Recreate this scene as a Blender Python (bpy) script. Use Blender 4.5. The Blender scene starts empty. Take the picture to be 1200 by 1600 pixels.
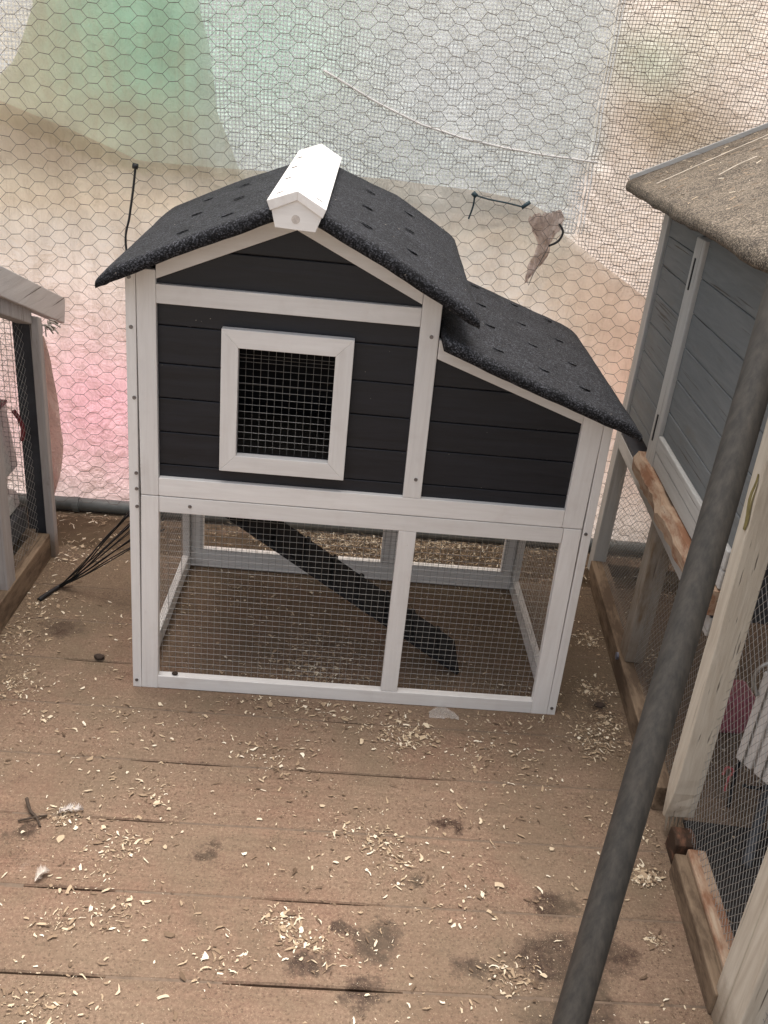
import bpy, math, random
from mathutils import Matrix, Vector, noise as mn
rnd = random.Random(7)
SC = bpy.context.scene
COL = SC.collection
# ---------------------------------------------------------------- camera, light
CAM_ROWS = [[0.995467, -0.013037, 0.094215], [0.07935, -0.432311, -0.898226], [0.05244, 0.90163, -0.429317]]
CAM_POS = [0.48461, -1.92695, 1.47896]
cd = bpy.data.cameras.new('camera'); cam = bpy.data.objects.new('camera', cd); COL.objects.link(cam)
r_, d_, f_ = CAM_ROWS
cam.matrix_world = Matrix(((r_[0], -d_[0], -f_[0], CAM_POS[0]), (r_[1], -d_[1], -f_[1], CAM_POS[1]), (r_[2], -d_[2], -f_[2], CAM_POS[2]), (0, 0, 0, 1)))
cd.sensor_fit = 'VERTICAL'; cd.sensor_height = 32.0; cd.lens = 1400.53 * 32 / 1600
cd.clip_start = 0.02; cd.clip_end = 2000
SC.camera = cam
SUN_EL, SUN_AZ = math.radians(84), math.radians(5)      # high, from behind the camera
w = bpy.data.worlds.new("World"); SC.world = w; w.use_nodes = True
nt = w.node_tree; nt.nodes.clear()
so = nt.nodes.new('ShaderNodeOutputWorld'); sb = nt.nodes.new('ShaderNodeBackground'); sk = nt.nodes.new('ShaderNodeTexSky')
sk.sky_type = 'NISHITA'; sk.sun_disc = False; sk.sun_elevation = SUN_EL; sk.sun_rotation = SUN_AZ
sk.air_density = 1.0; sk.dust_density = 4.0; sk.ozone_density = 0.6
sb.inputs[1].default_value = 0.13
hs = nt.nodes.new('ShaderNodeHueSaturation'); hs.inputs['Saturation'].default_value = .38      # thin bright cloud
tn = nt.nodes.new('ShaderNodeMix'); tn.data_type = 'RGBA'; tn.blend_type = 'MULTIPLY'; tn.inputs[0].default_value = 1; tn.inputs[7].default_value = (1.0, .985, .965, 1)
nt.links.new(sk.outputs[0], hs.inputs['Color']); nt.links.new(hs.outputs[0], tn.inputs[6]); nt.links.new(tn.outputs[2], sb.inputs[0]); nt.links.new(sb.outputs[0], so.inputs[0])
sd = bpy.data.lights.new('sun', 'SUN'); sd.energy = 1.9; sd.angle = math.radians(50); sd.color = (1.0, 0.93, 0.86)
sun = bpy.data.objects.new('sun', sd); COL.objects.link(sun)
sdir = Vector((math.sin(SUN_AZ) * math.cos(SUN_EL), math.cos(SUN_AZ) * math.cos(SUN_EL), math.sin(SUN_EL)))
sun.rotation_euler = sdir.to_track_quat('Z', 'Y').to_euler()
vs = SC.view_settings; vs.view_transform = 'Standard'; vs.look = 'None'; vs.gamma = 1; vs.exposure = 1.06; vs.use_curve_mapping = False
SC.render.engine = 'CYCLES'; SC.cycles.max_bounces = 8; SC.cycles.transparent_max_bounces = 8

# ---------------------------------------------------------------- helpers
class MB:
    """collects verts and faces, becomes ONE mesh object"""
    def __init__(s): s.v = []; s.f = []
    def add(s, vs, fs):
        b = len(s.v); s.v += [tuple(p) for p in vs]; s.f += [tuple(b + i for i in q) for q in fs]; return s
    def box(s, x0, x1, y0, y1, z0, z1):
        if x0 > x1: x0, x1 = x1, x0
        if y0 > y1: y0, y1 = y1, y0
        return s.add([(x, y, z) for z in (z0, z1) for y in (y0, y1) for x in (x0, x1)],
                     [(0, 2, 3, 1), (4, 5, 7, 6), (0, 1, 5, 4), (2, 6, 7, 3), (0, 4, 6, 2), (1, 3, 7, 5)])
    def prism(s, poly, y0, y1, ax='y'):
        """poly: (x,z) counter-clockwise seen from -y"""
        n = len(poly)
        if ax == 'y': A = [(x, y0, z) for x, z in poly]; B = [(x, y1, z) for x, z in poly]
        else: A = [(y0, x, z) for x, z in poly]; B = [(y1, x, z) for x, z in poly]
        fs = [tuple(range(n)), tuple(reversed(range(n, 2 * n)))] + [(i, i + n, (i + 1) % n + n, (i + 1) % n) for i in range(n)]
        return s.add(A + B, fs)
    def beam(s, a, b, wv, tv, w2, t2):
        """box from a to b, half extents w2 along wv, t2 along tv"""
        a, b, wv, tv = Vector(a), Vector(b), Vector(wv).normalized() * w2, Vector(tv).normalized() * t2
        vs = [p + sx * wv + sy * tv for p in (a, b) for sx, sy in ((-1, -1), (1, -1), (1, 1), (-1, 1))]
        return s.add(vs, [(3, 2, 1, 0), (4, 5, 6, 7), (0, 1, 5, 4), (1, 2, 6, 5), (2, 3, 7, 6), (3, 0, 4, 7)])
    def tube(s, pts, r, n=6, cap=True, r2=None):
        pts = [Vector(p) for p in pts]; m = len(pts); rings = []
        up = Vector((0.13, 0.31, 0.94))
        for i, p in enumerate(pts):
            t = (pts[min(i + 1, m - 1)] - pts[max(i - 1, 0)]).normalized()
            u = t.cross(up)
            if u.length < 1e-3: u = t.cross(Vector((1, 0, 0)))
            u.normalize(); q = t.cross(u)
            rr = r if r2 is None else r + (r2 - r) * i / (m - 1)
            rings.append([p + (u * math.cos(2 * math.pi * k / n) + q * math.sin(2 * math.pi * k / n)) * rr for k in range(n)])
        vs = [p for rg in rings for p in rg]
        fs = [(i * n + k, i * n + (k + 1) % n, (i + 1) * n + (k + 1) % n, (i + 1) * n + k) for i in range(m - 1) for k in range(n)]
        if cap: fs += [tuple(reversed(range(n))), tuple((m - 1) * n + k for k in range(n))]
        return s.add(vs, fs)
    def build(s, name, mat, parent=None, bevel=0, smooth=False):
        me = bpy.data.meshes.new(name); me.from_pydata(s.v, [], s.f); me.materials.append(mat); me.update()
        if smooth: me.polygons.foreach_set('use_smooth', [True] * len(me.polygons))
        o = bpy.data.objects.new(name, me); COL.objects.link(o)
        if parent: o.parent = parent
        if bevel:
            m = o.modifiers.new('bevel', 'BEVEL'); m.width = bevel; m.segments = 2; m.limit_method = 'ANGLE'
        return o

def tag(o, label, cat, group=None):
    o['label'] = label; o['category'] = cat
    if group: o['group'] = group
    return o
def thing(name, label, cat, loc=(0, 0, 0), rz=0, group=None):
    o = bpy.data.objects.new(name, None); o.empty_display_size = .05; COL.objects.link(o); o.location = loc; o.rotation_euler = (0, 0, rz)
    return tag(o, label, cat, group)
def struct(o): o['kind'] = 'structure'; return o
def stuff(o): o['kind'] = 'stuff'; return o
def inst(name, src, parent, loc, rot=(0, 0, 0), sc=(1, 1, 1)):
    o = bpy.data.objects.new(name, src.data); COL.objects.link(o); o.parent = parent; o.location = loc; o.rotation_euler = rot; o.scale = sc; return o

# ---------------------------------------------------------------- materials
class N:
    def __init__(s, name):
        s.m = bpy.data.materials.new(name); s.m.use_nodes = True; s.t = s.m.node_tree; s.t.nodes.clear()
        s.out = s.t.nodes.new('ShaderNodeOutputMaterial')
        s.tc = s.t.nodes.new('ShaderNodeTexCoord').outputs['Object']
    def n(s, typ, ins=None, **kw):
        nd = s.t.nodes.new(typ)
        for k, v in kw.items(): setattr(nd, k, v)
        for k, v in (ins or {}).items():
            if hasattr(v, 'is_linked') or isinstance(v, bpy.types.NodeSocket): s.t.links.new(v, nd.inputs[k])
            else: nd.inputs[k].default_value = v
        return nd
    def map(s, scale=(1, 1, 1), loc=(0, 0, 0), src=None):
        return s.n('ShaderNodeMapping', {'Vector': src or s.tc, 'Scale': scale, 'Location': loc}).outputs[0]
    def noise(s, vec, scale, detail=4, rough=.6, dist=0):
        return s.n('ShaderNodeTexNoise', {'Vector': vec, 'Scale': scale, 'Detail': detail, 'Roughness': rough, 'Distortion': dist}).outputs[0]
    def ramp(s, fac, stops):
        nd = s.n('ShaderNodeValToRGB', {'Fac': fac}); e = nd.color_ramp.elements
        while len(e) < len(stops): e.new(.5)
        for i, (p, c) in enumerate(stops):
            e[i].position = p; e[i].color = (c, c, c, 1) if isinstance(c, (int, float)) else (*c, 1)
        return nd.outputs[0]
    def mix(s, fac, a, b, mode='MIX'):
        nd = s.n('ShaderNodeMix', data_type='RGBA', blend_type=mode)
        for sock, v in ((nd.inputs[0], fac), (nd.inputs[6], a), (nd.inputs[7], b)):
            if isinstance(v, bpy.types.NodeSocket): s.t.links.new(v, sock)
            elif isinstance(v, tuple): sock.default_value = (*v, 1)
            else: sock.default_value = v
        return nd.outputs[2]
    def math(s, op, a, b=0.0, clamp=False):
        nd = s.n('ShaderNodeMath', operation=op, use_clamp=clamp)
        for i, v in ((0, a), (1, b)):
            if isinstance(v, bpy.types.NodeSocket): s.t.links.new(v, nd.inputs[i])
            else: nd.inputs[i].default_value = v
        return nd.outputs[0]
    def bump(s, h, strength, dist=.002):
        return s.n('ShaderNodeBump', {'Height': h, 'Strength': strength, 'Distance': dist}).outputs[0]
    def fin(s, col, rough=.7, spec=.3, normal=None, metal=0):
        ins = {'Base Color': col if isinstance(col, bpy.types.NodeSocket) else (*col, 1), 'Roughness': rough, 'Specular IOR Level': spec, 'Metallic': metal}
        if normal: ins['Normal'] = normal
        b = s.n('ShaderNodeBsdfPrincipled', ins); s.t.links.new(b.outputs[0], s.out.inputs[0]); return s.m

def rnd_id(k): return k.n('ShaderNodeObjectInfo').outputs['Random']
AX = {'x': (3, 40, 40), 'y': (40, 3, 40), 'z': (40, 40, 3)}
def m_white(axis):
    k = N('white_painted_wood_' + axis)
    v = k.map(AX[axis]); g = k.noise(v, 1.6, 6, .65, .4)
    sp = k.noise(k.map((1, 1, 1)), 14, 3)
    vor = k.n('ShaderNodeTexVoronoi', {'Vector': k.map({'x': (5, 11, 11), 'y': (11, 5, 11), 'z': (11, 11, 5)}[axis]), 'Scale': 1.0}).outputs['Distance']
    knot = k.ramp(vor, [(.0, 1), (.05, .6), (.10, 0)])
    c = k.mix(k.ramp(g, [(.35, 0), (.75, 1)]), (.80, .78, .755), (.70, .67, .64))
    c = k.mix(k.math('MULTIPLY', k.ramp(sp, [(.55, 0), (.75, 1)]), .35), c, (.62, .57, .53))
    c = k.mix(k.math('MULTIPLY', knot, .35), c, (.50, .43, .36))
    rr = k.math('ADD', k.math('MULTIPLY', rnd_id(k), .12), .92)
    c = k.mix(1.0, c, k.n('ShaderNodeCombineColor', {0: rr, 1: rr, 2: rr}).outputs[0], 'MULTIPLY')
    dirt = k.ramp(k.noise(k.tc, 55, 4, .75), [(.66, 0), (.74, 1)])
    c = k.mix(k.math('MULTIPLY', dirt, .3), c, (.42, .33, .25))
    return k.fin(c, .55, .35, k.bump(g, .35, .0008))
def m_black(axis='x'):
    k = N('black_stained_board')
    v = k.map(AX[axis]); g = k.noise(v, 1.2, 6, .7, .6)
    vor = k.n('ShaderNodeTexVoronoi', {'Vector': k.map((4, 9, 9)), 'Scale': 1.1}).outputs['Distance']
    knot = k.ramp(vor, [(.0, 1), (.04, .5), (.07, 0)])
    c = k.mix(k.ramp(g, [(.3, 0), (.75, 1)]), (.0068, .0075, .0108), (.019, .0205, .027))
    c = k.mix(k.math('MULTIPLY', knot, .8), c, (.008, .007, .007))
    wh = k.ramp(k.noise(k.tc, 160, 1, .5), [(.80, 0), (.83, 1)])
    c = k.mix(k.math('MULTIPLY', wh, .6), c, (.5, .45, .38))
    return k.fin(c, k.math('ADD', k.math('MULTIPLY', g, .3), .33), .35, k.bump(k.math('ADD', g, k.math('MULTIPLY', knot, .6)), .5, .0012))
def m_felt(name, dark, light, dust=0.0):
    k = N(name)
    a = k.n('ShaderNodeTexVoronoi', {'Vector': k.tc, 'Scale': 420.0})
    gr = k.n('ShaderNodeSeparateColor', {0: a.outputs['Color']}).outputs[0]
    big = k.noise(k.tc, 9, 4, .6)
    c = k.mix(k.ramp(gr, [(.45, 0), (.75, .35), (.98, 1)]), dark, light)
    c = k.mix(k.math('MULTIPLY', k.ramp(big, [(.35, 0), (.7, 1)]), .4), c, tuple(x * .55 for x in dark))
    if dust:
        d = k.ramp(k.math('ADD', k.noise(k.tc, 16, 7, .8), k.math('MULTIPLY', gr, .30)), [(.50, 0), (.85, 1)])
        c = k.mix(k.math('MULTIPLY', d, dust), c, (.36, .29, .21))
    fl = k.ramp(k.noise(k.map((1, 1, 1), (3, 1, 7)), 150, 1, .5), [(.79, 0), (.82, 1)])
    c = k.mix(k.math('MULTIPLY', fl, .8), c, (.6, .52, .42))
    h = k.math('ADD', gr, k.math('MULTIPLY', k.noise(k.tc, 60, 3), 1.2))
    return k.fin(c, .85, .25, k.bump(h, .9, .0022))
def m_weather(name, base, worn, brown, axis, amt=.45, soil=None):
    k = N(name)
    v = k.map(AX[axis]); g = k.noise(v, 1.5, 7, .7, .8)
    p = k.noise(k.map({'x': (4, 14, 14), 'y': (14, 4, 14), 'z': (14, 14, 4)}[axis]), 1.3, 5, .7)
    c = k.mix(k.ramp(g, [(.35, 0), (.7, 1)]), base, worn)
    c = k.mix(k.ramp(p, [(1 - amt - .08, 0), (1 - amt + .06, 1)]), c, brown)
    cr = k.ramp(k.noise(k.map({'x': (1, 60, 60), 'y': (60, 1, 60), 'z': (60, 60, 1)}[axis]), 2.2, 3, .6), [(.30, 1), (.36, 0)])
    c = k.mix(k.math('MULTIPLY', cr, .8), c, (.07, .05, .035))
    if soil:   # mud splashed up from the floor, as a real stain of the wood
        z = k.n('ShaderNodeSeparateXYZ', {0: k.tc}).outputs[2]
        e = k.math('ADD', z, k.math('MULTIPLY', k.noise(k.tc, 16, 5, .7), soil * 1.2))
        c = k.mix(k.math('MULTIPLY', k.ramp(e, [(soil * .9, 1), (soil * 1.7, 0)]), .75), c, (.17, .115, .07))
    return k.fin(c, .8, .2, k.bump(k.math('SUBTRACT', g, k.math('MULTIPLY', cr, .7)), .7, .002))
def m_plain(name, col, rough=.6, metal=0, spec=.4, var=.25, sc=30, bump=0):
    k = N(name); g = k.noise(k.tc, sc, 4, .65)
    c = k.mix(k.ramp(g, [(.3, 0), (.7, 1)]), tuple(x * (1 + var) for x in col), tuple(x * (1 - var) for x in col))
    return k.fin(c, rough, spec, k.bump(g, bump, .002) if bump else None, metal)
def m_cloth(name, col, dirt=(.45, .36, .28), amt=.5, trans=.5, attr=False, weave=0):
    k = N(name)
    g = k.noise(k.tc, 5, 6, .65, .5)
    base = k.n('ShaderNodeVertexColor', layer_name='dye_folds').outputs[0] if attr else k.mix(k.ramp(k.noise(k.tc, 1.6, 3), [(.3, 0), (.7, 1)]), col, tuple(x * .88 for x in col))
    c = k.mix(k.math('MULTIPLY', k.ramp(g, [(.45, 0), (.75, 1)]), amt), base, dirt)
    sp = k.ramp(k.noise(k.tc, 45, 5, .8), [(.70, 0), (.78, 1)])
    c = k.mix(k.math('MULTIPLY', sp, amt * .6), c, (.2, .14, .09))
    if weave:
        wv = k.n('ShaderNodeTexWave', {'Vector': k.tc, 'Scale': weave, 'Distortion': .6}, wave_profile='SIN', bands_direction='X').outputs['Fac']
        wz = k.n('ShaderNodeTexWave', {'Vector': k.tc, 'Scale': weave, 'Distortion': .6}, wave_profile='SIN', bands_direction='Z').outputs['Fac']
        mm = k.math('MAXIMUM', wv, wz)
        c = k.mix(k.math('MULTIPLY', mm, .22), c, (.95, .9, .86))
    nb = k.bump(k.math('ADD', k.noise(k.tc, 9, 6, .65, 1.5), k.noise(k.map((3, 1, 1.3)), 3, 5, .6, 2.5)), 1.0, .03)
    st = k.noise(k.map((2.2, 1, .8)), 3.0, 7, .7, 1.8)
    c = k.mix(k.math('MULTIPLY', k.ramp(st, [(.50, 0), (.62, 1), (.66, .3), (.8, .0)]), amt * .8), c, dirt)
    c = k.mix(k.math('MULTIPLY', k.ramp(st, [(.28, 1), (.42, 0)]), amt * .5), c, (.93, .90, .86))
    d = k.n('ShaderNodeBsdfDiffuse', {'Color': c, 'Normal': nb}).outputs[0]
    t = k.n('ShaderNodeBsdfTranslucent', {'Color': c, 'Normal': nb}).outputs[0]
    mx = k.n('ShaderNodeMixShader', {0: trans, 1: d, 2: t}).outputs[0]
    k.t.links.new(mx, k.out.inputs[0]); return k.m

STAINS = [(0.628, -0.731, 0.043), (0.578, -0.706, 0.025), (0.96, -0.753, 0.064), (1.065, -0.733, 0.052), (0.809, -0.776, 0.037), (0.496, -0.781, 0.03), (0.985, -0.618, 0.034), (-0.264, 0.248, 0.043), (0.788, -0.423, 0.029), (1.235, 0.061, 0.036), (0.641, -0.694, 0.017), (-0.111, -0.514, 0.026), (0.604, -0.853, 0.035), (0.986, -0.869, 0.071), (0.266, -0.537, 0.026), (0.695, -0.589, 0.019)]
def m_floor():
    k = N('worn_brown_deck_timber')
    oi = rnd_id(k)
    off = k.n('ShaderNodeCombineXYZ', {0: k.math('MULTIPLY', oi, 7), 1: k.math('MULTIPLY', oi, 3), 2: 0.0}).outputs[0]
    vv = k.n('ShaderNodeVectorMath', {0: k.tc, 1: off}, operation='ADD').outputs[0]
    g = k.noise(k.map((1.3, 34, 34), src=vv), 2.0, 9, .75, 1.1)
    big = k.noise(k.tc, 2.3, 5, .65, .3)
    c = k.mix(k.ramp(g, [(.30, 0), (.70, 1)]), (.105, .056, .038), (.265, .155, .108))
    c = k.mix(k.math('MULTIPLY', oi, .35), c, (.25, .145, .105))
    # pale dust and trodden sawdust
    dust = k.ramp(k.math('ADD', big, k.math('MULTIPLY', k.noise(k.tc, 30, 5, .75), .35)), [(.46, 0), (.74, 1)])
    c = k.mix(k.math('MULTIPLY', dust, .60), c, (.225, .165, .115))
    # earth trodden over the boards: back, left and right edges
    xyz = k.n('ShaderNodeSeparateXYZ', {0: k.tc}); X, Y = xyz.outputs[0], xyz.outputs[1]
    e = k.math('ADD', k.ramp(k.math('ADD', k.math('MULTIPLY', Y, .6), .5), [(.35, 0), (.75, .75)]), k.ramp(k.math('ADD', k.math('MULTIPLY', X, .5), 0.0), [(.38, 0), (.60, .5)]))
    e = k.math('ADD', e, k.ramp(k.math('MULTIPLY', X, -1.0), [(.05, 0), (.35, .35)]))
    e = k.math('ADD', e, k.math('MULTIPLY', k.math('SUBTRACT', k.noise(k.tc, 7, 6, .7), .5), 2.2))
    c = k.mix(k.math('MULTIPLY', k.ramp(e, [(.35, 0), (.85, 1)]), .85), c, k.mix(k.noise(k.tc, 24, 5, .7), (.085, .056, .036), (.20, .145, .095)))
    # dark wet patches and muck
    wob = k.n('ShaderNodeVectorMath', {0: k.n('ShaderNodeTexNoise', {'Vector': k.tc, 'Scale': 18.0, 'Detail': 4.0, 'Roughness': .7}).outputs['Color'], 1: (.5, .5, .5)}, operation='SUBTRACT').outputs[0]
    wob = k.n('ShaderNodeVectorMath', {0: wob, 'Scale': .15}, operation='SCALE').outputs[0]
    pv = k.n('ShaderNodeVectorMath', {0: k.tc, 1: wob}, operation='ADD').outputs[0]
    tot = None
    for (sx, sy, sr) in STAINS + [(1.02, -.80, .05), (1.09, -.66, .02)]:
        sr *= 1.75
        dd = k.n('ShaderNodeVectorMath', {0: k.map((1 / sr, 1 / (sr * .75), 0), (-sx / sr, -sy / (sr * .75), 0), src=pv)}, operation='LENGTH').outputs['Value']
        q = k.ramp(dd, [(.40, 1), (.85, 0)])
        tot = q if tot is None else k.math('MAXIMUM', tot, q)
    tot = k.math('MULTIPLY', tot, k.ramp(k.noise(k.tc, 60, 3, .7), [(.3, .5), (.55, 1)]))
    c = k.mix(k.math('MULTIPLY', tot, 1.0), c, (.034, .016, .010))
    blot = k.ramp(k.noise(k.map((1, 1, 1), (5, 2, 0)), 13, 5, .7), [(.58, 0), (.70, 1)])
    vd = k.n('ShaderNodeTexVoronoi', {'Vector': k.map((1, 1, 1), (3, 8, 1)), 'Scale': 190.0})
    dg = k.math('MULTIPLY', k.math('GREATER_THAN', k.n('ShaderNodeSeparateColor', {0: vd.outputs['Color']}).outputs[1], k.ramp(k.noise(k.map((1, 1, 1), (1, 6, 0)), 7, 5, .7), [(.38, .97), (.68, .45)])), k.ramp(vd.outputs['Distance'], [(.3, 1), (.5, 0)]))
    c = k.mix(k.math('MULTIPLY', dg, .6), c, (.07, .045, .03))
    c = k.mix(k.math('MULTIPLY', blot, .5), c, (.09, .055, .038))
    pale = k.ramp(k.noise(k.map((1, 1, 1), (9, 4, 0)), 8, 5, .75), [(.66, 0), (.78, 1)])
    c = k.mix(k.math('MULTIPLY', pale, .35), c, (.46, .38, .31))
    # fine sawdust grains
    vo = k.n('ShaderNodeTexVoronoi', {'Vector': k.tc, 'Scale': 430.0})
    rc = k.n('ShaderNodeSeparateColor', {0: vo.outputs['Color']}).outputs[0]
    dn = k.ramp(k.noise(k.tc, 6, 4, .6), [(.35, .90), (.7, .62)])
    gn = k.math('GREATER_THAN', rc, dn)
    gn = k.math('MULTIPLY', gn, k.ramp(vo.outputs['Distance'], [(.25, 1), (.4, 0)]))
    c = k.mix(k.math('MULTIPLY', gn, .55), c, (.48, .37, .25))
    mot = k.noise(k.tc, 150, 6, .85)
    c = k.mix(k.ramp(mot, [(.36, .55), (.52, 0)]), c, (.075, .045, .03))
    c = k.mix(k.math('MULTIPLY', k.ramp(mot, [(.52, 0), (.70, .6)]), k.math('SUBTRACT', 1.0, tot)), c, (.40, .30, .20))
    wide = k.noise(k.map((1, 1, 1), (2, 5, 0)), 3.2, 6, .7, .5)
    c = k.mix(k.math('MULTIPLY', k.ramp(wide, [(.42, 0), (.62, 1)]), .45), c, (.135, .105, .068))
    h = k.math('ADD', k.math('ADD', k.math('MULTIPLY', g, .8), k.math('MULTIPLY', gn, .35)), k.math('MULTIPLY', mot, .6))
    return k.fin(c, k.math('SUBTRACT', .82, k.math('MULTIPLY', tot, .3)), .25, k.bump(h, .6, .002))
def m_earth():
    k = N('trodden_earth'); g = k.noise(k.tc, 9, 8, .75)
    c = k.mix(g, (.05, .034, .022), (.16, .115, .075))
    return k.fin(c, .95, .1, k.bump(k.noise(k.tc, 60, 6, .7), .8, .006))
def m_shaving():
    k = N('wood_shaving'); r = k.n('ShaderNodeNewGeometry').outputs['Random Per Island']
    c = k.ramp(r, [(0, (.10, .065, .042)), (.30, (.25, .175, .115)), (.6, (.43, .325, .215)), (.85, (.60, .50, .36)), (1, (.76, .69, .56))])
    return k.fin(c, .8, .2)

WX, WY, WZ = m_white('x'), m_white('y'), m_white('z')
BLK = m_black(); BLKF = m_plain('black_ramp_felt', (.006, .0065, .008), .85, var=.15, sc=80, bump=.15)
FELT = m_felt('black_granular_roof_felt', (.006, .0065, .008), (.088, .091, .105))
GFELT = m_felt('dusty_grey_roof_felt', (.050, .041, .033), (.36, .30, .235), dust=.36)
GREYB = m_weather('grey_stained_board', (.150, .160, .163), (.195, .203, .203), (.165, .162, .152), 'y', .35)
GREYW = {a: m_weather('grey_white_painted_wood_' + a, (.50, .49, .465), (.40, .385, .36), (.34, .27, .20), a, .22) for a in 'xyz'}
MIDW = m_weather('mud_stained_post', (.34, .31, .27), (.24, .20, .16), (.20, .145, .095), 'z', .4, soil=.16)
CREAM = m_weather('flaking_cream_post', (.66, .60, .50), (.50, .43, .34), (.34, .25, .17), 'z', .24, soil=.10)
RAILW = m_weather('dirty_brown_rail', (.25, .18, .12), (.17, .12, .08), (.105, .072, .048), 'y', .5)
ROTW = m_weather('rotten_chipped_rail', (.46, .36, .27), (.34, .21, .13), (.24, .12, .07), 'y', .5)
LBOARD = m_weather('greyed_whitewashed_board', (.58, .54, .51), (.47, .43, .40), (.33, .28, .24), 'y', .22)
LPOST = m_weather('greyed_whitewashed_post', (.40, .37, .35), (.30, .27, .25), (.22, .18, .15), 'z', .3, soil=.10)
DARKP = m_plain('dark_grey_panel', (.045, .045, .05), .8, sc=14)
WIRE = m_plain('galvanised_wire', (.36, .35, .33), .45, .6, .5, sc=200)
WIRED = m_plain('dull_wire', (.20, .19, .17), .55, .5, .4, sc=200)
HEXW = m_plain('rusted_netting_wire', (.115, .095, .08), .7, .3, .3, sc=50)
SCREW = m_plain('screw_head', (.20, .19, .19), .4, .8, .5, sc=300)
PIPE = m_plain('grey_pipe', (.17, .185, .18), .5, .1, .4, sc=14, bump=.2)
BLKP = m_plain('black_plastic', (.012, .012, .013), .45, sc=60)
TEAL = m_plain('dark_blue_green_cord', (.03, .055, .065), .6, sc=60)
FLOOR = m_floor(); EARTH = m_earth(); SHAV = m_shaving()
SAW = m_shaving()

# ---------------------------------------------------------------- setting
g = MB(); g.add([(-400, -400, -.06), (400, -400, -.06), (400, 400, -.06), (-400, 400, -.06)], [(0, 1, 2, 3)])
struct(g.build('ground', m_plain('pale_bounce_ground', (.36, .31, .25), .95, sc=3, bump=.3)))  # pale tone added so the ground bounces light up behind the sheets
deck = thing('deck_floor', '', ''); struct(deck)
for k_ in ('label', 'category'): del deck[k_]
y = -2.325 - .187
seed = 0
OPEN = {-.465: [(.03, .17)], -.28: [(.07, .26), (.44, .79)], -.84: [(-.3, .12), (.38, .64)], -.652: [(-.04, .09), (.42, .60)], -.088: [(.515, .615)], .099: [(-.2, -.05)]}
def opening(x, yy):
    for k_, L in OPEN.items():
        if abs(k_ - yy) < .03:
            for a, b in L:
                if a - .02 < x < b + .02: return min(1, max(0, min(x - a, b - x) / .03 + .5))
    return 0
def edge_wob(x, s): return .0022 * mn.noise(Vector((x * 2.1, s * 7.3, 0))) + .0016 * mn.noise(Vector((x * 11, s * 5.1, 3)))
PITCH = .187
for i in range(19):
    y0 = -.088 - PITCH * 12 + PITCH * i
    y1 = y0 + PITCH
    if y1 > 1.25: break
    n = 150; x0, x1 = -1.7, 2.75
    vs_, fs_ = [], []
    for j in range(n + 1):
        x = x0 + (x1 - x0) * j / n
        a = y0 + max(.0003, .0005 + .4 * edge_wob(x, i)) + .0016 * opening(x, y0); b = y1 - max(.0003, .0005 + .4 * edge_wob(x, i + 50)) - .0016 * opening(x, y1)
        dz = .0012 * mn.noise(Vector((x * 1.3, i * 3.7, 1)))
        vs_ += [(x, a, -.03), (x, a, -.0035 + dz), (x, a + .003, dz), (x, b - .003, dz), (x, b, -.0035 + dz), (x, b, -.03)]
        if j: 
            p, q = (j - 1) * 6, j * 6
            fs_ += [(p + t, q + t, q + t + 1, p + t + 1) for t in range(5)]
    pb = MB().add(vs_, fs_).build('plank', FLOOR, deck)
# packed dirt in the joints, lower than the boards
jb = MB()
for i in range(19):
    yy = -.088 - PITCH * 12 + PITCH * i
    if yy > 1.2: break
    n = 150
    for j in range(n):
        xa = -1.7 + 4.45 * j / n; xb = -1.7 + 4.45 * (j + 1) / n
        if opening(xa, yy) > 0 or opening(xb, yy) > 0 or mn.noise(Vector((xa * 1.9, i * 4.1, 5))) > .42: continue
        jb.add([(xa, yy - .006, -.0009 + .0012 * mn.noise(Vector((xa * 6, i, 2)))), (xb, yy - .006, -.0009 + .0012 * mn.noise(Vector((xb * 6, i, 2)))), (xb, yy + .006, -.0009 + .0012 * mn.noise(Vector((xb * 6, i, 2)))), (xa, yy + .006, -.0009 + .0012 * mn.noise(Vector((xa * 6, i, 2))))], [(0, 1, 2, 3)])
o = jb.build('joint_dirt', m_plain('packed_joint_dirt', (.15, .108, .078), .95, sc=40), deck)

# ---------------------------------------------------------------- chicken coop
coop = thing('chicken_coop', 'black boarded chicken coop with white frame, felt roof and wire run on the wooden floor', 'chicken coop')
def C_(mb, name, mat, bevel=.0015, parent=None, **k): return mb.build(name, mat, parent or coop, bevel, **k)
def spl(x, z, yy):  # the run stands slightly splayed at the foot
    return .010 * max(0, 1 - z / .555) * (1 if x > .55 else -1) if yy < .1 else 0
def postbox(x0, x1, y0, y1, z0, z1):
    m = MB().box(x0, x1, y0, y1, z0, z1); m.v = [(a + spl(a, c, b), b, c) for a, b, c in m.v]; return m
T = .022
# lower frame front
C_(postbox(T + .0005, .064, 0, T, 0, .5555), 'stile', WZ)
C_(postbox(1.034, 1.0775, 0, T, 0, .5555), 'stile', WZ)
m = MB().box(.0645, 1.0335, 0, T, .001, .039); m.v = [(a + spl(a, 0, 0), b, c) for a, b, c in m.v]
C_(m, 'bottom_rail', WX)
C_(MB().box(.0645, 1.0335, 0, T, .5145, .5555), 'rail', WX)
C_(MB().box(.637, .680, .0005, T, .0395, .514), 'mullion', WZ)
# side frames (run): left x 0..T, right 1.078..1.1
for (xa, xb, ht) in ((0, T, 1.085), (1.078, 1.1, .838)):
    C_(postbox(xa, xb, 0, .045, 0, ht), 'corner_post', WZ)
    C_(MB().box(xa, xb, .632, .677, 0, ht), 'corner_post', WZ)
    C_(MB().box(xa + .001, xb - .001, .0455, .6315, 0, .05), 'bottom_rail', WY)
    C_(MB().box(xa + .001, xb - .001, .0455, .6315, .515, .603), 'rail', WY)
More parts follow.
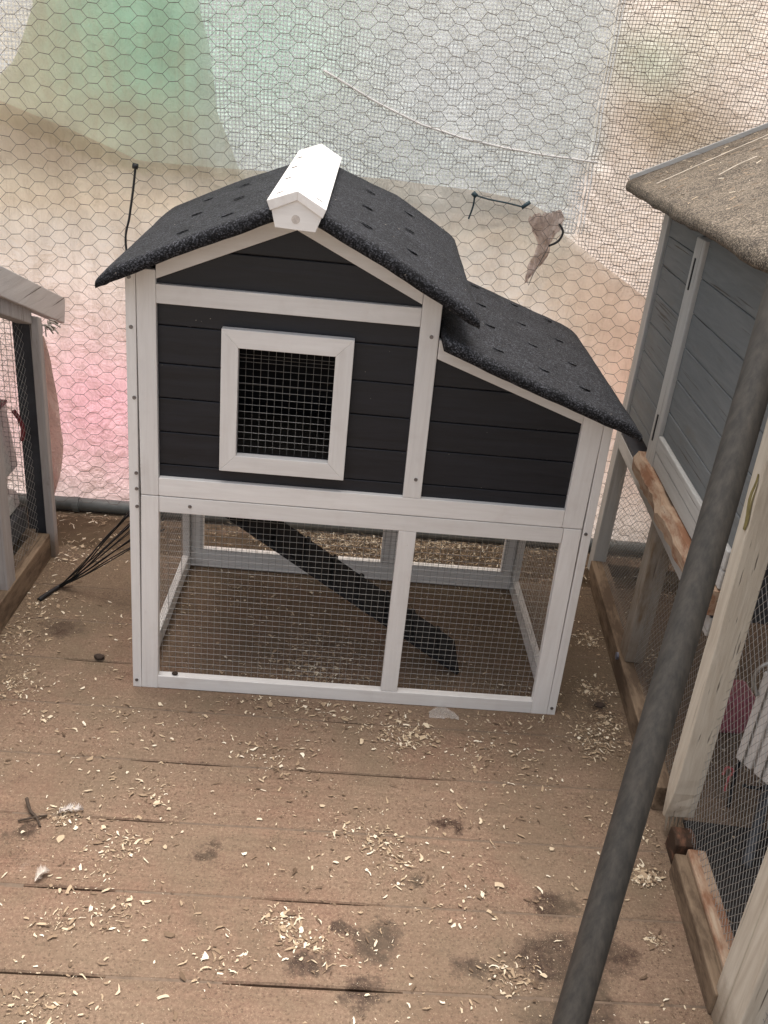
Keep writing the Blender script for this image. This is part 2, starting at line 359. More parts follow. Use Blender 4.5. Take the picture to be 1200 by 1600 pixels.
# rear frame
for x0, x1 in ((T + .0005, .062), (.640, .690), (1.040, 1.0775)):
    C_(MB().box(x0, x1, .655, .677, .0665, .5145), 'rear_post', WZ)
C_(MB().box(T + .0005, 1.0775, .655, .677, 0, .066), 'bottom_rail', WX)
C_(MB().box(T + .0005, 1.0775, .655, .677, .515, .603), 'rail', BLK)
# upper frame front
C_(MB().box(T + .0005, .064, 0, T, .5575, 1.082), 'stile', WZ)
C_(MB().prism([(1.0285, .5575), (1.0775, .5575), (1.0775, .850), (1.0285, .867)], 0, T), 'stile', WZ)
C_(MB().box(.0645, 1.028, 0, T, .5575, .6035), 'rail', WX)
C_(MB().prism([(.637, .604), (.680, .604), (.676, 1.072), (.633, 1.092)], -.0005, T), 'stile', WZ)
C_(MB().box(.0645, .633, 0, T, 1.0115, 1.0525), 'rail', WX)
# rakes
def rake(xa, za, xb, zb, wd, name='rake_board'):
    C_(MB().prism([(xa, za), (xb, zb), (xb, zb + wd), (xa, za + wd)], 0, T - .001), name, WX)
rake(.0645, 1.063, .3565, 1.189, .045); rake(.357, 1.189, .6325, 1.060, .045); rake(.6785, .944, 1.028, .8222, .044)
# siding boards, clipped to the gable outlines
def clip(poly, a, b, c):          # keep a*x+b*z<=c
    out = []
    for i in range(len(poly)):
        p, q = poly[i], poly[(i + 1) % len(poly)]
        dp, dq = a * p[0] + b * p[1] - c, a * q[0] + b * q[1] - c
        if dp <= 0: out.append(p)
        if dp * dq < 0:
            t = dp / (dp - dq); out.append((p[0] + t * (q[0] - p[0]), p[1] + t * (q[1] - p[1])))
    return out
def board(x0, x1, z0, z1, planes, ya, yb, mat=BLK, name='siding_board', ax='y', parent=None, step=.006):
    poly = [(x0, z0), (x1, z0), (x1, z1), (x0, z1)]
    for pl in planes: poly = clip(poly, *pl)
    if len(poly) < 3: return
    MB().prism(poly, ya, yb, ax).build(name, mat, parent or coop, .0022)
def boards_for(x0, x1, planes, ya, yb, zs, hole=None, **k):
    for z0, z1 in zip(zs[:-1], zs[1:]):
        z0 += .0008; z1 -= .0008
        if hole and z0 < hole[3] and z1 > hole[2]:
            board(x0, hole[0], z0, z1, planes, ya, yb, **k); board(hole[1], x1, z0, z1, planes, ya, yb, **k)
            if z1 > hole[3]: board(hole[0] + .0003, hole[1] - .0003, hole[3], z1, planes, ya, yb, **k)
            if z0 < hole[2]: board(hole[0] + .0003, hole[1] - .0003, z0, hole[2], planes, ya, yb, **k)
        else: board(x0, x1, z0, z1, planes, ya, yb, **k)
G1 = [(-.434, 1, 1.215 - .434 * .357), (.463, 1, 1.215 + .463 * .357)]
G2 = [(.348, 1, .965 + .348 * .6785)]
zs1 = [.60, .634, .7145, .796, .876, .962, 1.045, 1.128, 1.21]
boards_for(.05, .657, G1, .0135, .0215, zs1, hole=(.243, .455, .678, .931))
boards_for(.657, 1.045, G2, .0135, .0215, [.60, .636, .722, .794, .878, .965])
# rear and side walls
boards_for(T, .657, G1, .656, .666, zs1); boards_for(.657, 1.077, G2, .656, .666, [.60, .636, .722, .794, .878, .965])
boards_for(.046, .631, [], .006, .016, [.604, .68, .765, .85, .935, 1.02, 1.08], ax='x')
boards_for(.046, .631, [], 1.084, 1.094, [.604, .68, .765, .835], ax='x')
C_(MB().box(.30, .655, .6665, .672, .604, .62), 'rail', BLK)
fl = MB().box(.023, .06, .0225, .655, .53, .545).box(.5, 1.077, .0225, .655, .53, .545).box(.06, .5, .31, .655, .53, .545).box(.06, .5, .0225, .135, .53, .545)
C_(fl, 'house_floor', m_plain('raw_plywood', (.20, .17, .14), .8, sc=20))
# window
wf = MB(); win = C_(MB().box(.2375, .4605, .009, .0132, .672, .6775), 'window_sill', WX, 0)
X0, X1, Z0, Z1, h0, h1, v0, v1 = .2055, .494, .638, .9715, .243, .455, .678, .931
for poly, mt in (([(X0, Z0), (X1, Z0), (h1, v0), (h0, v0)], WX), ([(h0, v1), (h1, v1), (X1, Z1), (X0, Z1)], WX),
                 ([(X0, Z0), (h0, v0), (h0, v1), (X0, Z1)], WZ), ([(X1, Z0), (X1, Z1), (h1, v1), (h1, v0)], WZ)):
    C_(MB().prism(poly, -.009, .0128), 'window_frame', mt, .0012)
def grid(u0, u1, v0, v1, cell, r, fn, jit=.0):
    mb = MB()
    nu = int((u1 - u0) / cell); nv = int((v1 - v0) / cell)
    def bar(a, b, off):
        a, b = Vector(a), Vector(b); t = (b - a).normalized(); nn = Vector(fn(0, 0, 1)) - Vector(fn(0, 0, 0)); s = t.cross(nn)
        mb.add([p + nn * off + (s * c1 + nn * c2) * r for p in (a, b) for c1, c2 in ((-1, 0), (0, 1), (1, 0), (0, -1))],
               [(0, 1, 5, 4), (1, 2, 6, 5), (2, 3, 7, 6), (3, 0, 4, 7)])
    for i in range(nu + 1):
        u = u0 + cell * i + .3 * cell + rnd.uniform(-jit, jit)
        if u < u1: bar(fn(u, v0, 0), fn(u + rnd.uniform(-jit, jit), v1, 0), 0)
    for i in range(nv + 1):
        v = v0 + cell * i + .3 * cell + rnd.uniform(-jit, jit)
        if v < v1: bar(fn(u0, v, 0), fn(u1, v + rnd.uniform(-jit, jit), 0), -r * 1.6)
    return mb
fy = lambda yy: (lambda u, v, n: (u, yy - n, v))
fx = lambda xx, s=1: (lambda u, v, n: (xx + s * n, u, v))
grid(h0 - .008, h1 + .008, v0 - .008, v1 + .008, .0168, .00045, fy(.0235), .0004).build('wire_mesh', WIRE, coop)
grid(.058, .642, .03, .52, .0165, .00045, fy(.0240), .0004).build('wire_mesh', WIRE, coop)
grid(.676, 1.045, .03, .52, .0165, .00045, fy(.0240), .0004).build('wire_mesh', WIRE, coop)
grid(.02, .66, .045, .52, .0165, .00045, fx(.0235), .0004).build('wire_mesh', WIRE, coop)
grid(.02, .66, .045, .52, .0165, .00045, fx(1.0765, -1), .0004).build('wire_mesh', WIRE, coop)
grid(.05, 1.05, .06, .52, .0165, .00045, fy(.654), .0004).build('wire_mesh', WIRED, coop)
# ramp
ra, rb = Vector((.860, 0, .004)), Vector((.085, 0, .520)); rd = (rb - ra).normalized(); rn = Vector((0, 1, 0)).cross(rd) * -1
if rn.z < 0: rn = -rn
ramp = C_(MB().beam(ra + Vector((0, .2255, .005)), rb + Vector((0, .2255, .005)), (0, 1, 0), rn, .081, .006), 'ramp', BLKF)
for i in range(9):
    p = ra + rd * (.07 + .095 * i) + Vector((0, .2255, .005)) + rn * .0105
    cl = MB().beam(p + Vector((0, -.078, 0)), p + Vector((0, .078, 0)), rd, rn, .006, .004).build('cleat', BLKF, ramp)
# screws
sc0 = None
def screw(x, z, yy=-.0008):
    global sc0
    if sc0 is None:
        mb = MB(); n = 10
        vs_ = [(0, -.0008, 0)] + [(.0042 * math.cos(2 * math.pi * k / n), -.0012, .0042 * math.sin(2 * math.pi * k / n)) for k in range(n)] + [(.0046 * math.cos(2 * math.pi * k / n), .001, .0046 * math.sin(2 * math.pi * k / n)) for k in range(n)]
        mb.add(vs_, [(0, 1 + k, 1 + (k + 1) % n) for k in range(n)] + [(1 + k, 11 + k, 11 + (k + 1) % n, 1 + (k + 1) % n) for k in range(n)])
        sc0 = mb.build('screw', SCREW, coop); sc0.location = (x, yy, z)
    else: inst('screw', sc0, coop, (x, yy, z))
for x, z in ((.008, 1.062), (.010, .955), (.013, .795), (.013, .611), (.013, .571), (.013, .525), (.0, .022), (.137, .535), (.660, .992), (.663, .652), (1.089, .825), (1.089, .545), (1.098, .022)):
    screw(x, z, -.0015 if .63 < x < .7 else -.0008)
# roofs
def roof(name, top_f, top_b, yf, yb, th, sgn, seedv):
    """top_f/top_b: (x,z) polylines of the felt surface at the front and back edge"""
    def at(pl, t):
        L = [0]
        for p, q in zip(pl[:-1], pl[1:]): L.append(L[-1] + math.dist(p, q))
        s_ = t * L[-1]
        for i in range(len(pl) - 1):
            if s_ <= L[i + 1] + 1e-9:
                k = (s_ - L[i]) / (L[i + 1] - L[i]); return (pl[i][0] + k * (pl[i + 1][0] - pl[i][0]), pl[i][1] + k * (pl[i + 1][1] - pl[i][1]))
        return pl[-1]
    NU, NV = 60, 50
    mb = MB()
    rows = []
    prof = [(-.010, th * .98, 1), (-.0145, th * .62, 1), (-.0135, th * .30, 1), (-.009, th * .09, 1), (0, 0, 1)]   # wrapped front lip
    for (dy, dz, _) in prof: rows.append((0, dy, -dz))
    for j in range(1, NV + 1): rows.append((j / NV, 0, 0))
    rows.append((1, .006, -.006)); rows.append((1, .006, -th))
    V = []
    for (tv, dy, dz) in rows:
        for i in range(NU + 1):
            t = i / NU; a, b = at(top_f, t), at(top_b, t)
            x = a[0] + (b[0] - a[0]) * tv; z = a[1] + (b[1] - a[1]) * tv; yy = yf + (yb - yf) * tv + dy
            tip = max(0, (t - .94) / .06) if sgn else 0
            n1 = mn.noise(Vector((x * 9 + seedv, yy * 9, dz * 30))) * .0022 + mn.noise(Vector((x * 30 + seedv, yy * 30, dz * 60))) * .0010
            if dy: yy += mn.noise(Vector((x * 14, seedv, 2))) * .0025 + mn.noise(Vector((x * 45, seedv, 9))) * .0015
            V.append((x, yy, z + dz * (1 - .45 * tip) + n1 - .006 * tip * tip))
    F = []
    W_ = NU + 1
    for j in range(len(rows) - 1):
        for i in range(NU): F.append((j * W_ + i, j * W_ + i + 1, (j + 1) * W_ + i + 1, (j + 1) * W_ + i))
    # underside and ends
    Lr = len(rows) - 1
    for i in range(NU): F.append((i + 1, i, Lr * W_ + i, Lr * W_ + i + 1))
    F.append(tuple(j * W_ for j in range(len(rows)))); F.append(tuple(reversed([j * W_ + NU for j in range(len(rows))])))
    mb.add(V, F)
    return mb.build(name, FELT, coop, smooth=True)
roofL = roof('roof_panel', [(.357, 1.262), (.297, 1.236), (.204, 1.195), (.089, 1.143), (-.012, 1.094), (-.040, 1.072)], [(.357, 1.284), (.262, 1.249), (.15, 1.203), (.05, 1.157), (-.052, 1.108)], -.07, .70, .032, 1, 1)
roofR = roof('roof_panel', [(.357, 1.264), (.424, 1.231), (.536, 1.179), (.675, 1.108), (.727, 1.078), (.750, 1.060)], [(.357, 1.284), (.413, 1.262), (.581, 1.204), (.70, 1.137), (.757, 1.105)], -.07, .70, .032, 1, 5)
roofW = roof('roof_panel', [(.682, 1.015), (.79, .972), (.907, .931), (1.03, .889), (1.11, .862), (1.143, .842)], [(.682, 1.040), (.817, .987), (.986, .930), (1.10, .890), (1.155, .866)], -.07, .70, .030, 1, 9)
# raised scalloped lips of the shingle tabs
tabm = None
def tab(x, yy, z, sl, side, par):
    global tabm
    ang = math.atan(sl)
    if tabm is None:
        mb = MB(); n = 10; V = []; F = []
        for i in range(n + 1):
            t = -1 + 2 * i / n; px = t * .014; c = -(1 - t * t) * .007
            V += [(px, c + .012, 0.0), (px, c,   .0011 * max(0, 1 - t * t) ** .5), (px, c - .0004, -.001)]
        for i in range(n): F += [(i * 3, i * 3 + 1, (i + 1) * 3 + 1, (i + 1) * 3), (i * 3 + 1, i * 3 + 2, (i + 1) * 3 + 2, (i + 1) * 3 + 1)]
        mb.add(V, F); tabm = mb.build('shingle_tab', FELT, par); o_ = tabm
    else: o_ = inst('shingle_tab', tabm, par, (0, 0, 0))
    o_.location = (x, yy, z + .0015)
    o_.rotation_euler = (0, ang * side, 0)
def surfz(o_, x, yy):
    near = sorted(((v.co.x - x) ** 2 + (v.co.y - yy) ** 2, v.co.z) for v in o_.data.vertices if v.co.y > -.05)[:4]
    return sum(q[1] for q in near) / len(near) + .0012
for (x, yy, z) in [[0.095, 0.491, 1.164], [0.202, 0.262, 1.203], [0.107, 0.248, 1.162], [0.207, 0.036, 1.199], [0.118, 0.017, 1.16], [0.181, 0.527, 1.202]]: tab(x, yy, surfz(roofL, x, yy), .43, -1, roofL)
for (x, yy, z) in [[0.506, 0.517, 1.205], [0.5, 0.28, 1.2], [0.5, 0.063, 1.194], [0.61, 0.531, 1.154], [0.605, 0.299, 1.149], [0.604, 0.079, 1.144], [0.604, 0.758, 1.164]]: tab(x, yy, surfz(roofR, x, yy), .49, 1, roofR)
for (x, yy, z) in [[0.826, 0.653, 0.982], [0.822, 0.438, 0.977], [0.944, 0.645, 0.941], [0.822, 0.24, 0.971], [0.935, 0.437, 0.938], [0.816, 0.035, 0.967], [0.933, 0.239, 0.933], [1.042, 0.437, 0.901], [1.037, 0.234, 0.897], [0.928, 0.043, 0.929], [1.029, 0.039, 0.894], [1.048, 0.642, 0.905]]: tab(x, yy, surfz(roofW, x, yy), .345, 1, roofW)
# ridge cap
cap = C_(MB().prism([(.319, 1.205), (.399, 1.202), (.410, 1.232), (.3605, 1.2625), (.311, 1.238)], -.094, -.072), 'cap_end_block', WX, .001)
cb = []
for (a, b, c_, d) in (((.3012, 1.2550), (.3605, 1.2775), (.3605, 1.2595), (.3085, 1.2365)), ((.3605, 1.2775), (.4180, 1.2470), (.4115, 1.2300), (.3605, 1.2595))):
    P_ = [d, c_, b, a] if a[0] < b[0] and b[0] < .37 and a[0] < .31 else [a, d, c_, b]
    mb = MB(); n = 4
    A = [(x, -.098, z) for x, z in P_]; B = [(x + .004, .69, z + .040) for x, z in P_]
    mb.add(A + B, [(0, 1, 2, 3), (7, 6, 5, 4)] + [(i, i + 4, (i + 1) % 4 + 4, (i + 1) % 4) for i in range(4)])
    cb.append(C_(mb, 'cap_board', WY, .0012))
dent = m_plain('nail_dent', (.16, .14, .12), .8, sc=100)
for (u, side) in [(t, s_) for t in (.06, .30, .52, .74) for s_ in (0, 1)]:
    xx = .322 if side == 0 else .402; yy = -.098 + .788 * u
    zz = (1.2550 + (xx - .3012) * .379 if side == 0 else 1.2775 - (xx - .3605) * .530) + .040 * u + .0004
    mb = MB().beam((xx - .006, yy, zz - (.0023 if side == 0 else -.0032)), (xx + .006, yy + .002, zz + (.0023 if side == 0 else -.0032)), (0, 1, 0), (0, 0, 1), .0014, .0010)
    mb.build('staple', dent, coop)
mb = MB(); n = 14; mb.add([(.359 + .0085 * math.cos(k * 2 * math.pi / n), -.0945, 1.2235 + .0085 * math.sin(k * 2 * math.pi / n)) for k in range(n)] + [(.359 + .0085 * math.cos(k * 2 * math.pi / n), -.093, 1.2235 + .0085 * math.sin(k * 2 * math.pi / n)) for k in range(n)],
    [tuple(range(n))] + [(k, (k + 1) % n, (k + 1) % n + n, k + n) for k in range(n)])
mb.build('wooden_plug', m_plain('wooden_plug', (.52, .47, .43), .7, sc=200), coop)

# ---------------------------------------------------------------- tarpaulins, windbreak net and wire netting at the back
def sheet(name, mat, top, bottom, x0, x1, yfun, nx=90, nz=60, dye_folds=None):
    V, F, Cc = [], [], []
    for i in range(nx + 1):
        x = x0 + (x1 - x0) * i / nx; zt, zb = top(x), bottom(x)
        for j in range(nz + 1):
            z = zb + (zt - zb) * j / nz; V.append((x, yfun(x, z), z))
            if dye_folds: Cc.append(dye_folds(x, z))
    for i in range(nx):
        for j in range(nz): a = i * (nz + 1) + j; F.append((a, a + nz + 1, a + nz + 2, a + 1))
    o_ = MB().add(V, F).build(name, mat, None, smooth=True)
    if dye_folds:
        ca = o_.data.color_attributes.new('dye_folds', 'FLOAT_COLOR', 'POINT')
        ca.data.foreach_set('color', [c for q in Cc for c in (*q, 1)])
    return o_
def interp(pts):
    def f(x):
        if x <= pts[0][0]: return pts[0][1]
        for (a, b), (c, d) in zip(pts[:-1], pts[1:]):
            if x <= c: return b + (d - b) * (x - a) / (c - a)
        return pts[-1][1]
    return f
def blobs(base, L):
    def f(x, z):
        c = list(base)
        for (bx, bz, rx, rz, col, a) in L:
            k = a * math.exp(-((x - bx) / rx) ** 2 - ((z - bz) / rz) ** 2)
            c = [c[i] * (1 - k) + col[i] * k for i in range(3)]
        return tuple(c)
    return f
def rightmix(base, L):
    A, B = blobs(base, L), blobs((.96, .85, .77), L)
    def f(x, z):
        e = 1.185 + .03 * mn.noise(Vector((z * 4, 0, 3))) - .10 * max(0, 1.35 - z)
        t = min(1, max(0, (x - e) / .03)); a, b = A(x, z), B(x, z)
        return tuple(p * (1 - t) + q * t for p, q in zip(a, b))
    return f
def folds(x, z, amp=1.0):
    w1 = mn.noise(Vector((x * 1.7, z * 1.1, 4))) * .03 + (abs(mn.noise(Vector((x * 2.6 + z * 1.9, z * 1.2 - x * .8, 14)))) ** .7) * .022 + (abs(mn.noise(Vector((x * 5 - z * 3.5, z * 3 + x * 2, 24)))) ** .7) * .008
    d = math.atan2(z - 1.14, x - 1.06); rr = math.hypot(x - 1.06, z - 1.14)
    rad = .011 * math.sin(d * 17 + mn.noise(Vector((x * 2, z * 2, 1))) * 2) * math.exp(-rr * 1.6) * min(1, rr * 6)
    return amp * (w1 + rad + .005 * mn.noise(Vector((x * 6 + z * 3, z * 5, 8))))
Y0 = 1.02
GREENPALE = (.66, .76, .68)
back = sheet('shade_sheet', m_cloth('pale_green_sheet', (.7, .78, .72), dirt=(.50, .50, .44), amt=.22, trans=.84, attr=True), lambda x: 2.3, interp([(-2.6, .9), (-.2, 1.08), (1.0, 1.08), (1.5, .5), (1.8, .04), (3.4, .04)]), -2.6, 3.4,
    lambda x, z: Y0 + .085 + folds(x, z, .8), dye_folds=rightmix((.64, .68, .65), [(.08, 1.55, .36, .25, (.46, .74, .60), .8), (.75, 1.5, .3, .2, (.70, .74, .76), .6), (-.6, 1.4, .35, .3, (.80, .74, .62), .8), (.62, 1.28, .2, .1, (.50, .58, .55), .6),
        (1.42, 1.45, .16, .13, (.40, .31, .20), .9), (1.33, 1.62, .12, .09, (.50, .60, .46), .7), (1.58, 1.40, .12, .10, (.44, .36, .27), .85), (1.5, 1.72, .14, .10, (.85, .78, .66), .8), (1.62, 1.25, .1, .1, (.62, .70, .58), .5), (1.75, .6, .5, .4, (.90, .68, .58), .7)]))  # brown blobs also put the dark of the folds into the colour
tag(back, 'pale green and brown shade sheet hung highest, behind the square woven net', 'shade sheet')
beige_top = interp([(-2.6, 1.35), (-.62, 1.33), (-.42, 1.27), (-.2, 1.195), (.2, 1.20), (.55, 1.215), (.83, 1.207), (1.0, 1.190), (1.06, 1.165), (1.115, 1.115), (1.25, 1.035), (1.41, .945), (1.7, .78), (1.95, .6), (3.4, .05)])
beige = sheet('tarpaulin', m_cloth('beige_tarpaulin', (.8, .7, .6), amt=.30, trans=.84, attr=True, weave=0), beige_top, lambda x: .018, -2.6, 3.0, lambda x, z: Y0 + folds(x, z), nx=150, nz=70,
    dye_folds=blobs((.92, .84, .75), [(-.35, .36, .40, .34, (.98, .52, .60), .92), (.75, 1.1, .4, .12, (.86, .84, .82), .8), (-.5, 1.2, .2, .12, (.66, .56, .46), .7), (1.3, .8, .25, .2, (.88, .80, .72), .8), (1.7, .5, .5, .4, (.93, .68, .60), .8)]))
tag(beige, 'beige tarpaulin turning pink low down, behind the hexagonal wire netting', 'tarpaulin')
def plastic():
    V, F, Cc = [], [], []
    n, m_ = 90, 46
    tp = interp([(-2.6, 1.34), (-.64, 1.36), (-.56, 1.44), (-.49, 1.60), (-.44, 2.2)])
    ex = interp([(1.10, .16), (1.20, .10), (1.28, .055), (1.36, .03), (1.5, .012), (1.62, -.02), (1.8, -.06), (2.2, -.10)])
    dy = blobs((.88, .85, .72), [(-.18, 1.56, .30, .26, (.66, .92, .76), .95), (-.02, 1.22, .2, .08, (.84, .80, .72), .6), (.04, 1.55, .09, .4, (.84, .90, .86), .8), (.10, 1.25, .10, .12, (.88, .88, .83), .8), (-.45, 1.27, .10, .05, (.66, .55, .45), .35), (-.25, 1.33, .08, .03, (.66, .55, .45), .5)])
    for i in range(n + 1):
        for j in range(m_ + 1):
            x = -1.6 + 1.6 * i / n; zb_ = min(beige_top(x + .1) - .035, 1.30); zt = tp(x); z = zb_ + (max(zt, zb_ + .02) - zb_) * j / m_
            k = max(0, min(1, (x + .5) / .5)); x2 = x + k * ex(z) + .012 * k * mn.noise(Vector((z * 9, 0, 2)))
            V.append((x2, Y0 + .009 + folds(x2, z, 1.0), z)); Cc.append(dy(x2, z))
    for i in range(n):
        for j in range(m_): a = i * (m_ + 1) + j; F.append((a, a + m_ + 1, a + m_ + 2, a + 1))
    o_ = MB().add(V, F).build('plastic_sheet', m_cloth('mint_green_plastic', (.8, .8, .7), dirt=(.70, .62, .50), amt=.45, trans=.84, attr=True), None, smooth=True)
    ca = o_.data.color_attributes.new('dye_folds', 'FLOAT_COLOR', 'POINT'); ca.data.foreach_set('color', [c for q in Cc for c in (*q, 1)])
    return o_
tag(plastic(), 'mint green plastic sheet fading to cream, at upper left behind the hexagonal netting', 'plastic sheet')
def strips(name, mat, x0, x1, z0f, z1, pitch, wd, yfun, lab, cat, seedv=0):
    mb = MB()
    def ribbon(pts, horiz):
        b = len(mb.v); 
        for (x, z) in pts:
            yy = yfun(x, z)
            if horiz: mb.v += [(x, yy, z - wd / 2), (x, yy, z + wd / 2)]
            else: mb.v += [(x - wd / 2, yy - .0004, z), (x + wd / 2, yy - .0004, z)]
        for i in range(len(pts) - 1): a = b + 2 * i; mb.f.append((a, a + 1, a + 3, a + 2) if not horiz else (a, a + 2, a + 3, a + 1))
    def wob(x, z): return (x + .016 * mn.noise(Vector((x * 2.2, z * 2.2, seedv))) + .004 * mn.noise(Vector((x * 9, z * 9, seedv))), z + .020 * mn.noise(Vector((x * 2.5, z * 2.0, seedv + 5))) + .005 * mn.noise(Vector((x * 8, z * 8, seedv + 3))))
    x = x0
    while x < x1:
        z = z0f(x); pts = []
        while z < z1: pts.append(wob(x, z)); z += .035
        ribbon(pts, False); x += pitch
    z = min(z0f(x0 + (x1 - x0) * t / 20) for t in range(21))
    while z < z1:
        pts = []; x = x0
        while x < x1:
            if z >= z0f(x): pts.append(wob(x, z))
            elif len(pts) > 1: ribbon(pts, True); pts = []
            else: pts = []
            x += .035
        if len(pts) > 1: ribbon(pts, True)
        z += pitch
    o_ = mb.build(name, mat); tag(o_, lab, cat); return o_
strips('windbreak_net', m_cloth('white_net_thread', (.97, .97, .96), amt=.03, trans=.3), -.75, 1.20, lambda x: 1.10 if x > -.25 else 1.16, 2.15, .0112, .0042, lambda x, z: Y0 + .028 + folds(x, z, 1.1), 'white square-woven windbreak net hanging across the middle of the back', 'windbreak net')
strips('windbreak_net', m_plain('backlit_dark_thread', (.20, .16, .13), .8, sc=40), 1.19, 2.3, lambda x: max(.3, 1.03 - (x - 1.19) * .62), 2.15, .0106, .0016, lambda x, z: Y0 + .034 + folds(x, z, 1.1), 'square-woven net coloured dark as seen against the light, at the back right, above the grey hutch roof', 'windbreak net', 3)  # thread colour holds the dark look against the brighter sheet behind
strips('windbreak_net', m_cloth('cream_net_thread', (.88, .84, .78), amt=.12, trans=.45), -2.2, -.76, lambda x: 1.10, 2.15, .0106, .0045, lambda x, z: Y0 + .034 + folds(x, z, 1.1), 'cream square-woven net left of the mint green sheet', 'windbreak net', 6)
# rope seam across the net
def seamz(pts, r, mat, name, lab, cat, n=6): return tag(MB().tube(pts, r, n).build(name, mat, None, smooth=True), lab, cat)
rp = []
rp_path = [(.12, 1.56), (.31, 1.51), (.50, 1.43), (.65, 1.375), (.78, 1.35), (.92, 1.335), (1.05, 1.325), (1.20, 1.32), (1.45, 1.325)]
fz = interp(rp_path)
for i in range(60):
    x = .34 + .87 * i / 59; rp.append((x, Y0 + .024 + folds(x, fz(x), 1.1), fz(x) + .004 * mn.noise(Vector((x * 5, 0, 2)))))
seamz(rp, .0034, m_plain('cream_hem_cord', (.80, .76, .71), .8, var=.05), 'hem_cord', 'cream hem cord sagging across the white windbreak net', 'cord')
# hexagonal wire netting
def hexnet():
    mb = MB(); PX, PZ = .045, .0415
    def node(x, z):
        s_ = .0045
        x2 = x + s_ * mn.noise(Vector((x * 24, z * 24, 1))) + .02 * mn.noise(Vector((x * 1.8, z * 1.8, 2)))
        z2 = z + s_ * mn.noise(Vector((x * 24, z * 24, 7))) + .03 * mn.noise(Vector((x * 1.5, z * 1.5, 9))) + .006 * math.sin(x * 3)
        return Vector((x2, .962 + .014 * mn.noise(Vector((x * 2, z * 2, 3))), z2))
    def wire(a, b, r):
        t = (b - a).normalized(); s_ = t.cross(Vector((0, 1, 0))).normalized() * r; nn = Vector((0, -r, 0))
        mb.add([p + q for p in (a, b) for q in (s_ + Vector((0, r * .6, 0)), nn, -s_ + Vector((0, r * .6, 0)))], [(0, 1, 4, 3), (1, 2, 5, 4), (2, 0, 3, 5)])
    hx = .0125
    c = 0; x = -2.2
    while x < 3.0:
        off = (PZ / 2) if c % 2 else 0
        z = .04 + off
        while z < 2.1:
            # twisted horizontal bit centred at (x,z), then slanted wires to the next column
            L, Rr = node(x - hx, z), node(x + hx, z)
            wire(L, Rr, .00085)
            nx = x + PX
            wire(Rr, node(nx - hx, z + PZ / 2), .0006)
            if z - PZ / 2 > .03: wire(Rr, node(nx - hx, z - PZ / 2), .0006)
            z += PZ
        x += PX; c += 1
    return mb.build('wire_netting', HEXW)
tag(hexnet(), 'rusty hexagonal wire netting stretched in front of the tarpaulins behind the coop', 'wire netting')
# ground pipe at the foot of the tarpaulin
pp = thing('ground_pipe', 'grey pipe lying along the foot of the tarpaulin behind the coop', 'pipe')
MB().tube([(-2.3 + .25 * i, .985 + .006 * math.sin(i), .026) for i in range(22)], .0235, 16).build('pipe', PIPE, pp, smooth=True)
MB().tube([(-.452, .985, .026), (-.432, .985, .026)], .0275, 16).build('pipe_collar', PIPE, pp, smooth=False)
# knot of torn tarpaulin, ties
knot = thing('torn_patch', 'torn pinkish brown scrap of tarpaulin bunched up behind the netting, upper right', 'tarpaulin scrap')
V, F = [], []
n, mrows = 26, 30
for j in range(mrows + 1):
    t = j / mrows; cz = 1.165 - .215 * t; cx = 1.06 + .02 * math.sin(t * 4) - .012 * t; hw = .044 * (1 - t) ** .8 * (1 + .30 * math.sin(t * 11)) + .003 + .006 * mn.noise(Vector((t * 14, 1, 1)))
    for i in range(n + 1):
        s_ = -1 + 2 * i / n
        V.append((cx + s_ * hw + .006 * mn.noise(Vector((s_ * 3, t * 9, 2))), 1.0 - .018 * (1 - s_ * s_) + .012 * mn.noise(Vector((s_ * 4, t * 8, 5))), cz + .014 * mn.noise(Vector((s_ * 5, t * 3, 8))) + .012 * s_))
for j in range(mrows):
    for i in range(n): a = j * (n + 1) + i; F.append((a, a + 1, a + n + 2, a + n + 1))
MB().add(V, F).build('crumpled_cloth', m_cloth('torn_brown_pink_cloth', (.82, .70, .64), dirt=(.36, .25, .21), amt=.85, trans=.55), knot, smooth=True)
def arc(pts, k=10):
    P_ = [Vector(p) for p in pts]; out = []
    for i in range(len(P_) - 1):
        p0, p1, p2, p3 = P_[max(i - 1, 0)], P_[i], P_[i + 1], P_[min(i + 2, len(P_) - 1)]
        for j in range(k):
            t = j / k; out.append(.5 * ((2 * p1) + (-p0 + p2) * t + (2 * p0 - 5 * p1 + 4 * p2 - p3) * t * t + (-p0 + 3 * p1 - 3 * p2 + p3) * t ** 3))
    return out + [P_[-1]]
tie = MB().tube(arc([(1.100, .955, 1.140), (1.114, .948, 1.118), (1.104, .945, 1.090), (1.078, .95, 1.072)]), .0035, 6).build('cable_tie', BLKP, None, smooth=True)
tag(tie, 'curved black cable tie on the torn scrap of tarpaulin', 'cable tie')
tie2 = MB().tube(arc([(.826, .952, 1.200), (.87, .950, 1.192), (.93, .95, 1.186), (.985, .95, 1.178)]), .0026, 6).tube(arc([(.826, .952, 1.200), (.827, .955, 1.17), (.818, .958, 1.128)]), .0028, 6).tube([(.820, .95, 1.206), (.832, .95, 1.196)], .008, 8).tube([(.975, .95, 1.176), (.998, .95, 1.196)], .006, 8).build('tie_cord', TEAL, None, smooth=True)
tag(tie2, 'dark blue-green cord tied to the netting right of the coop ridge', 'cord')
tie3 = MB().tube(arc([(1.078, .952, 1.072), (1.060, .955, 1.02), (1.045, .957, .98), (1.035, .955, .945)]), .0012, 5).build('loose_wire', WIRED); tag(tie3, 'thin loose wire dangling under the torn tarpaulin scrap', 'wire')
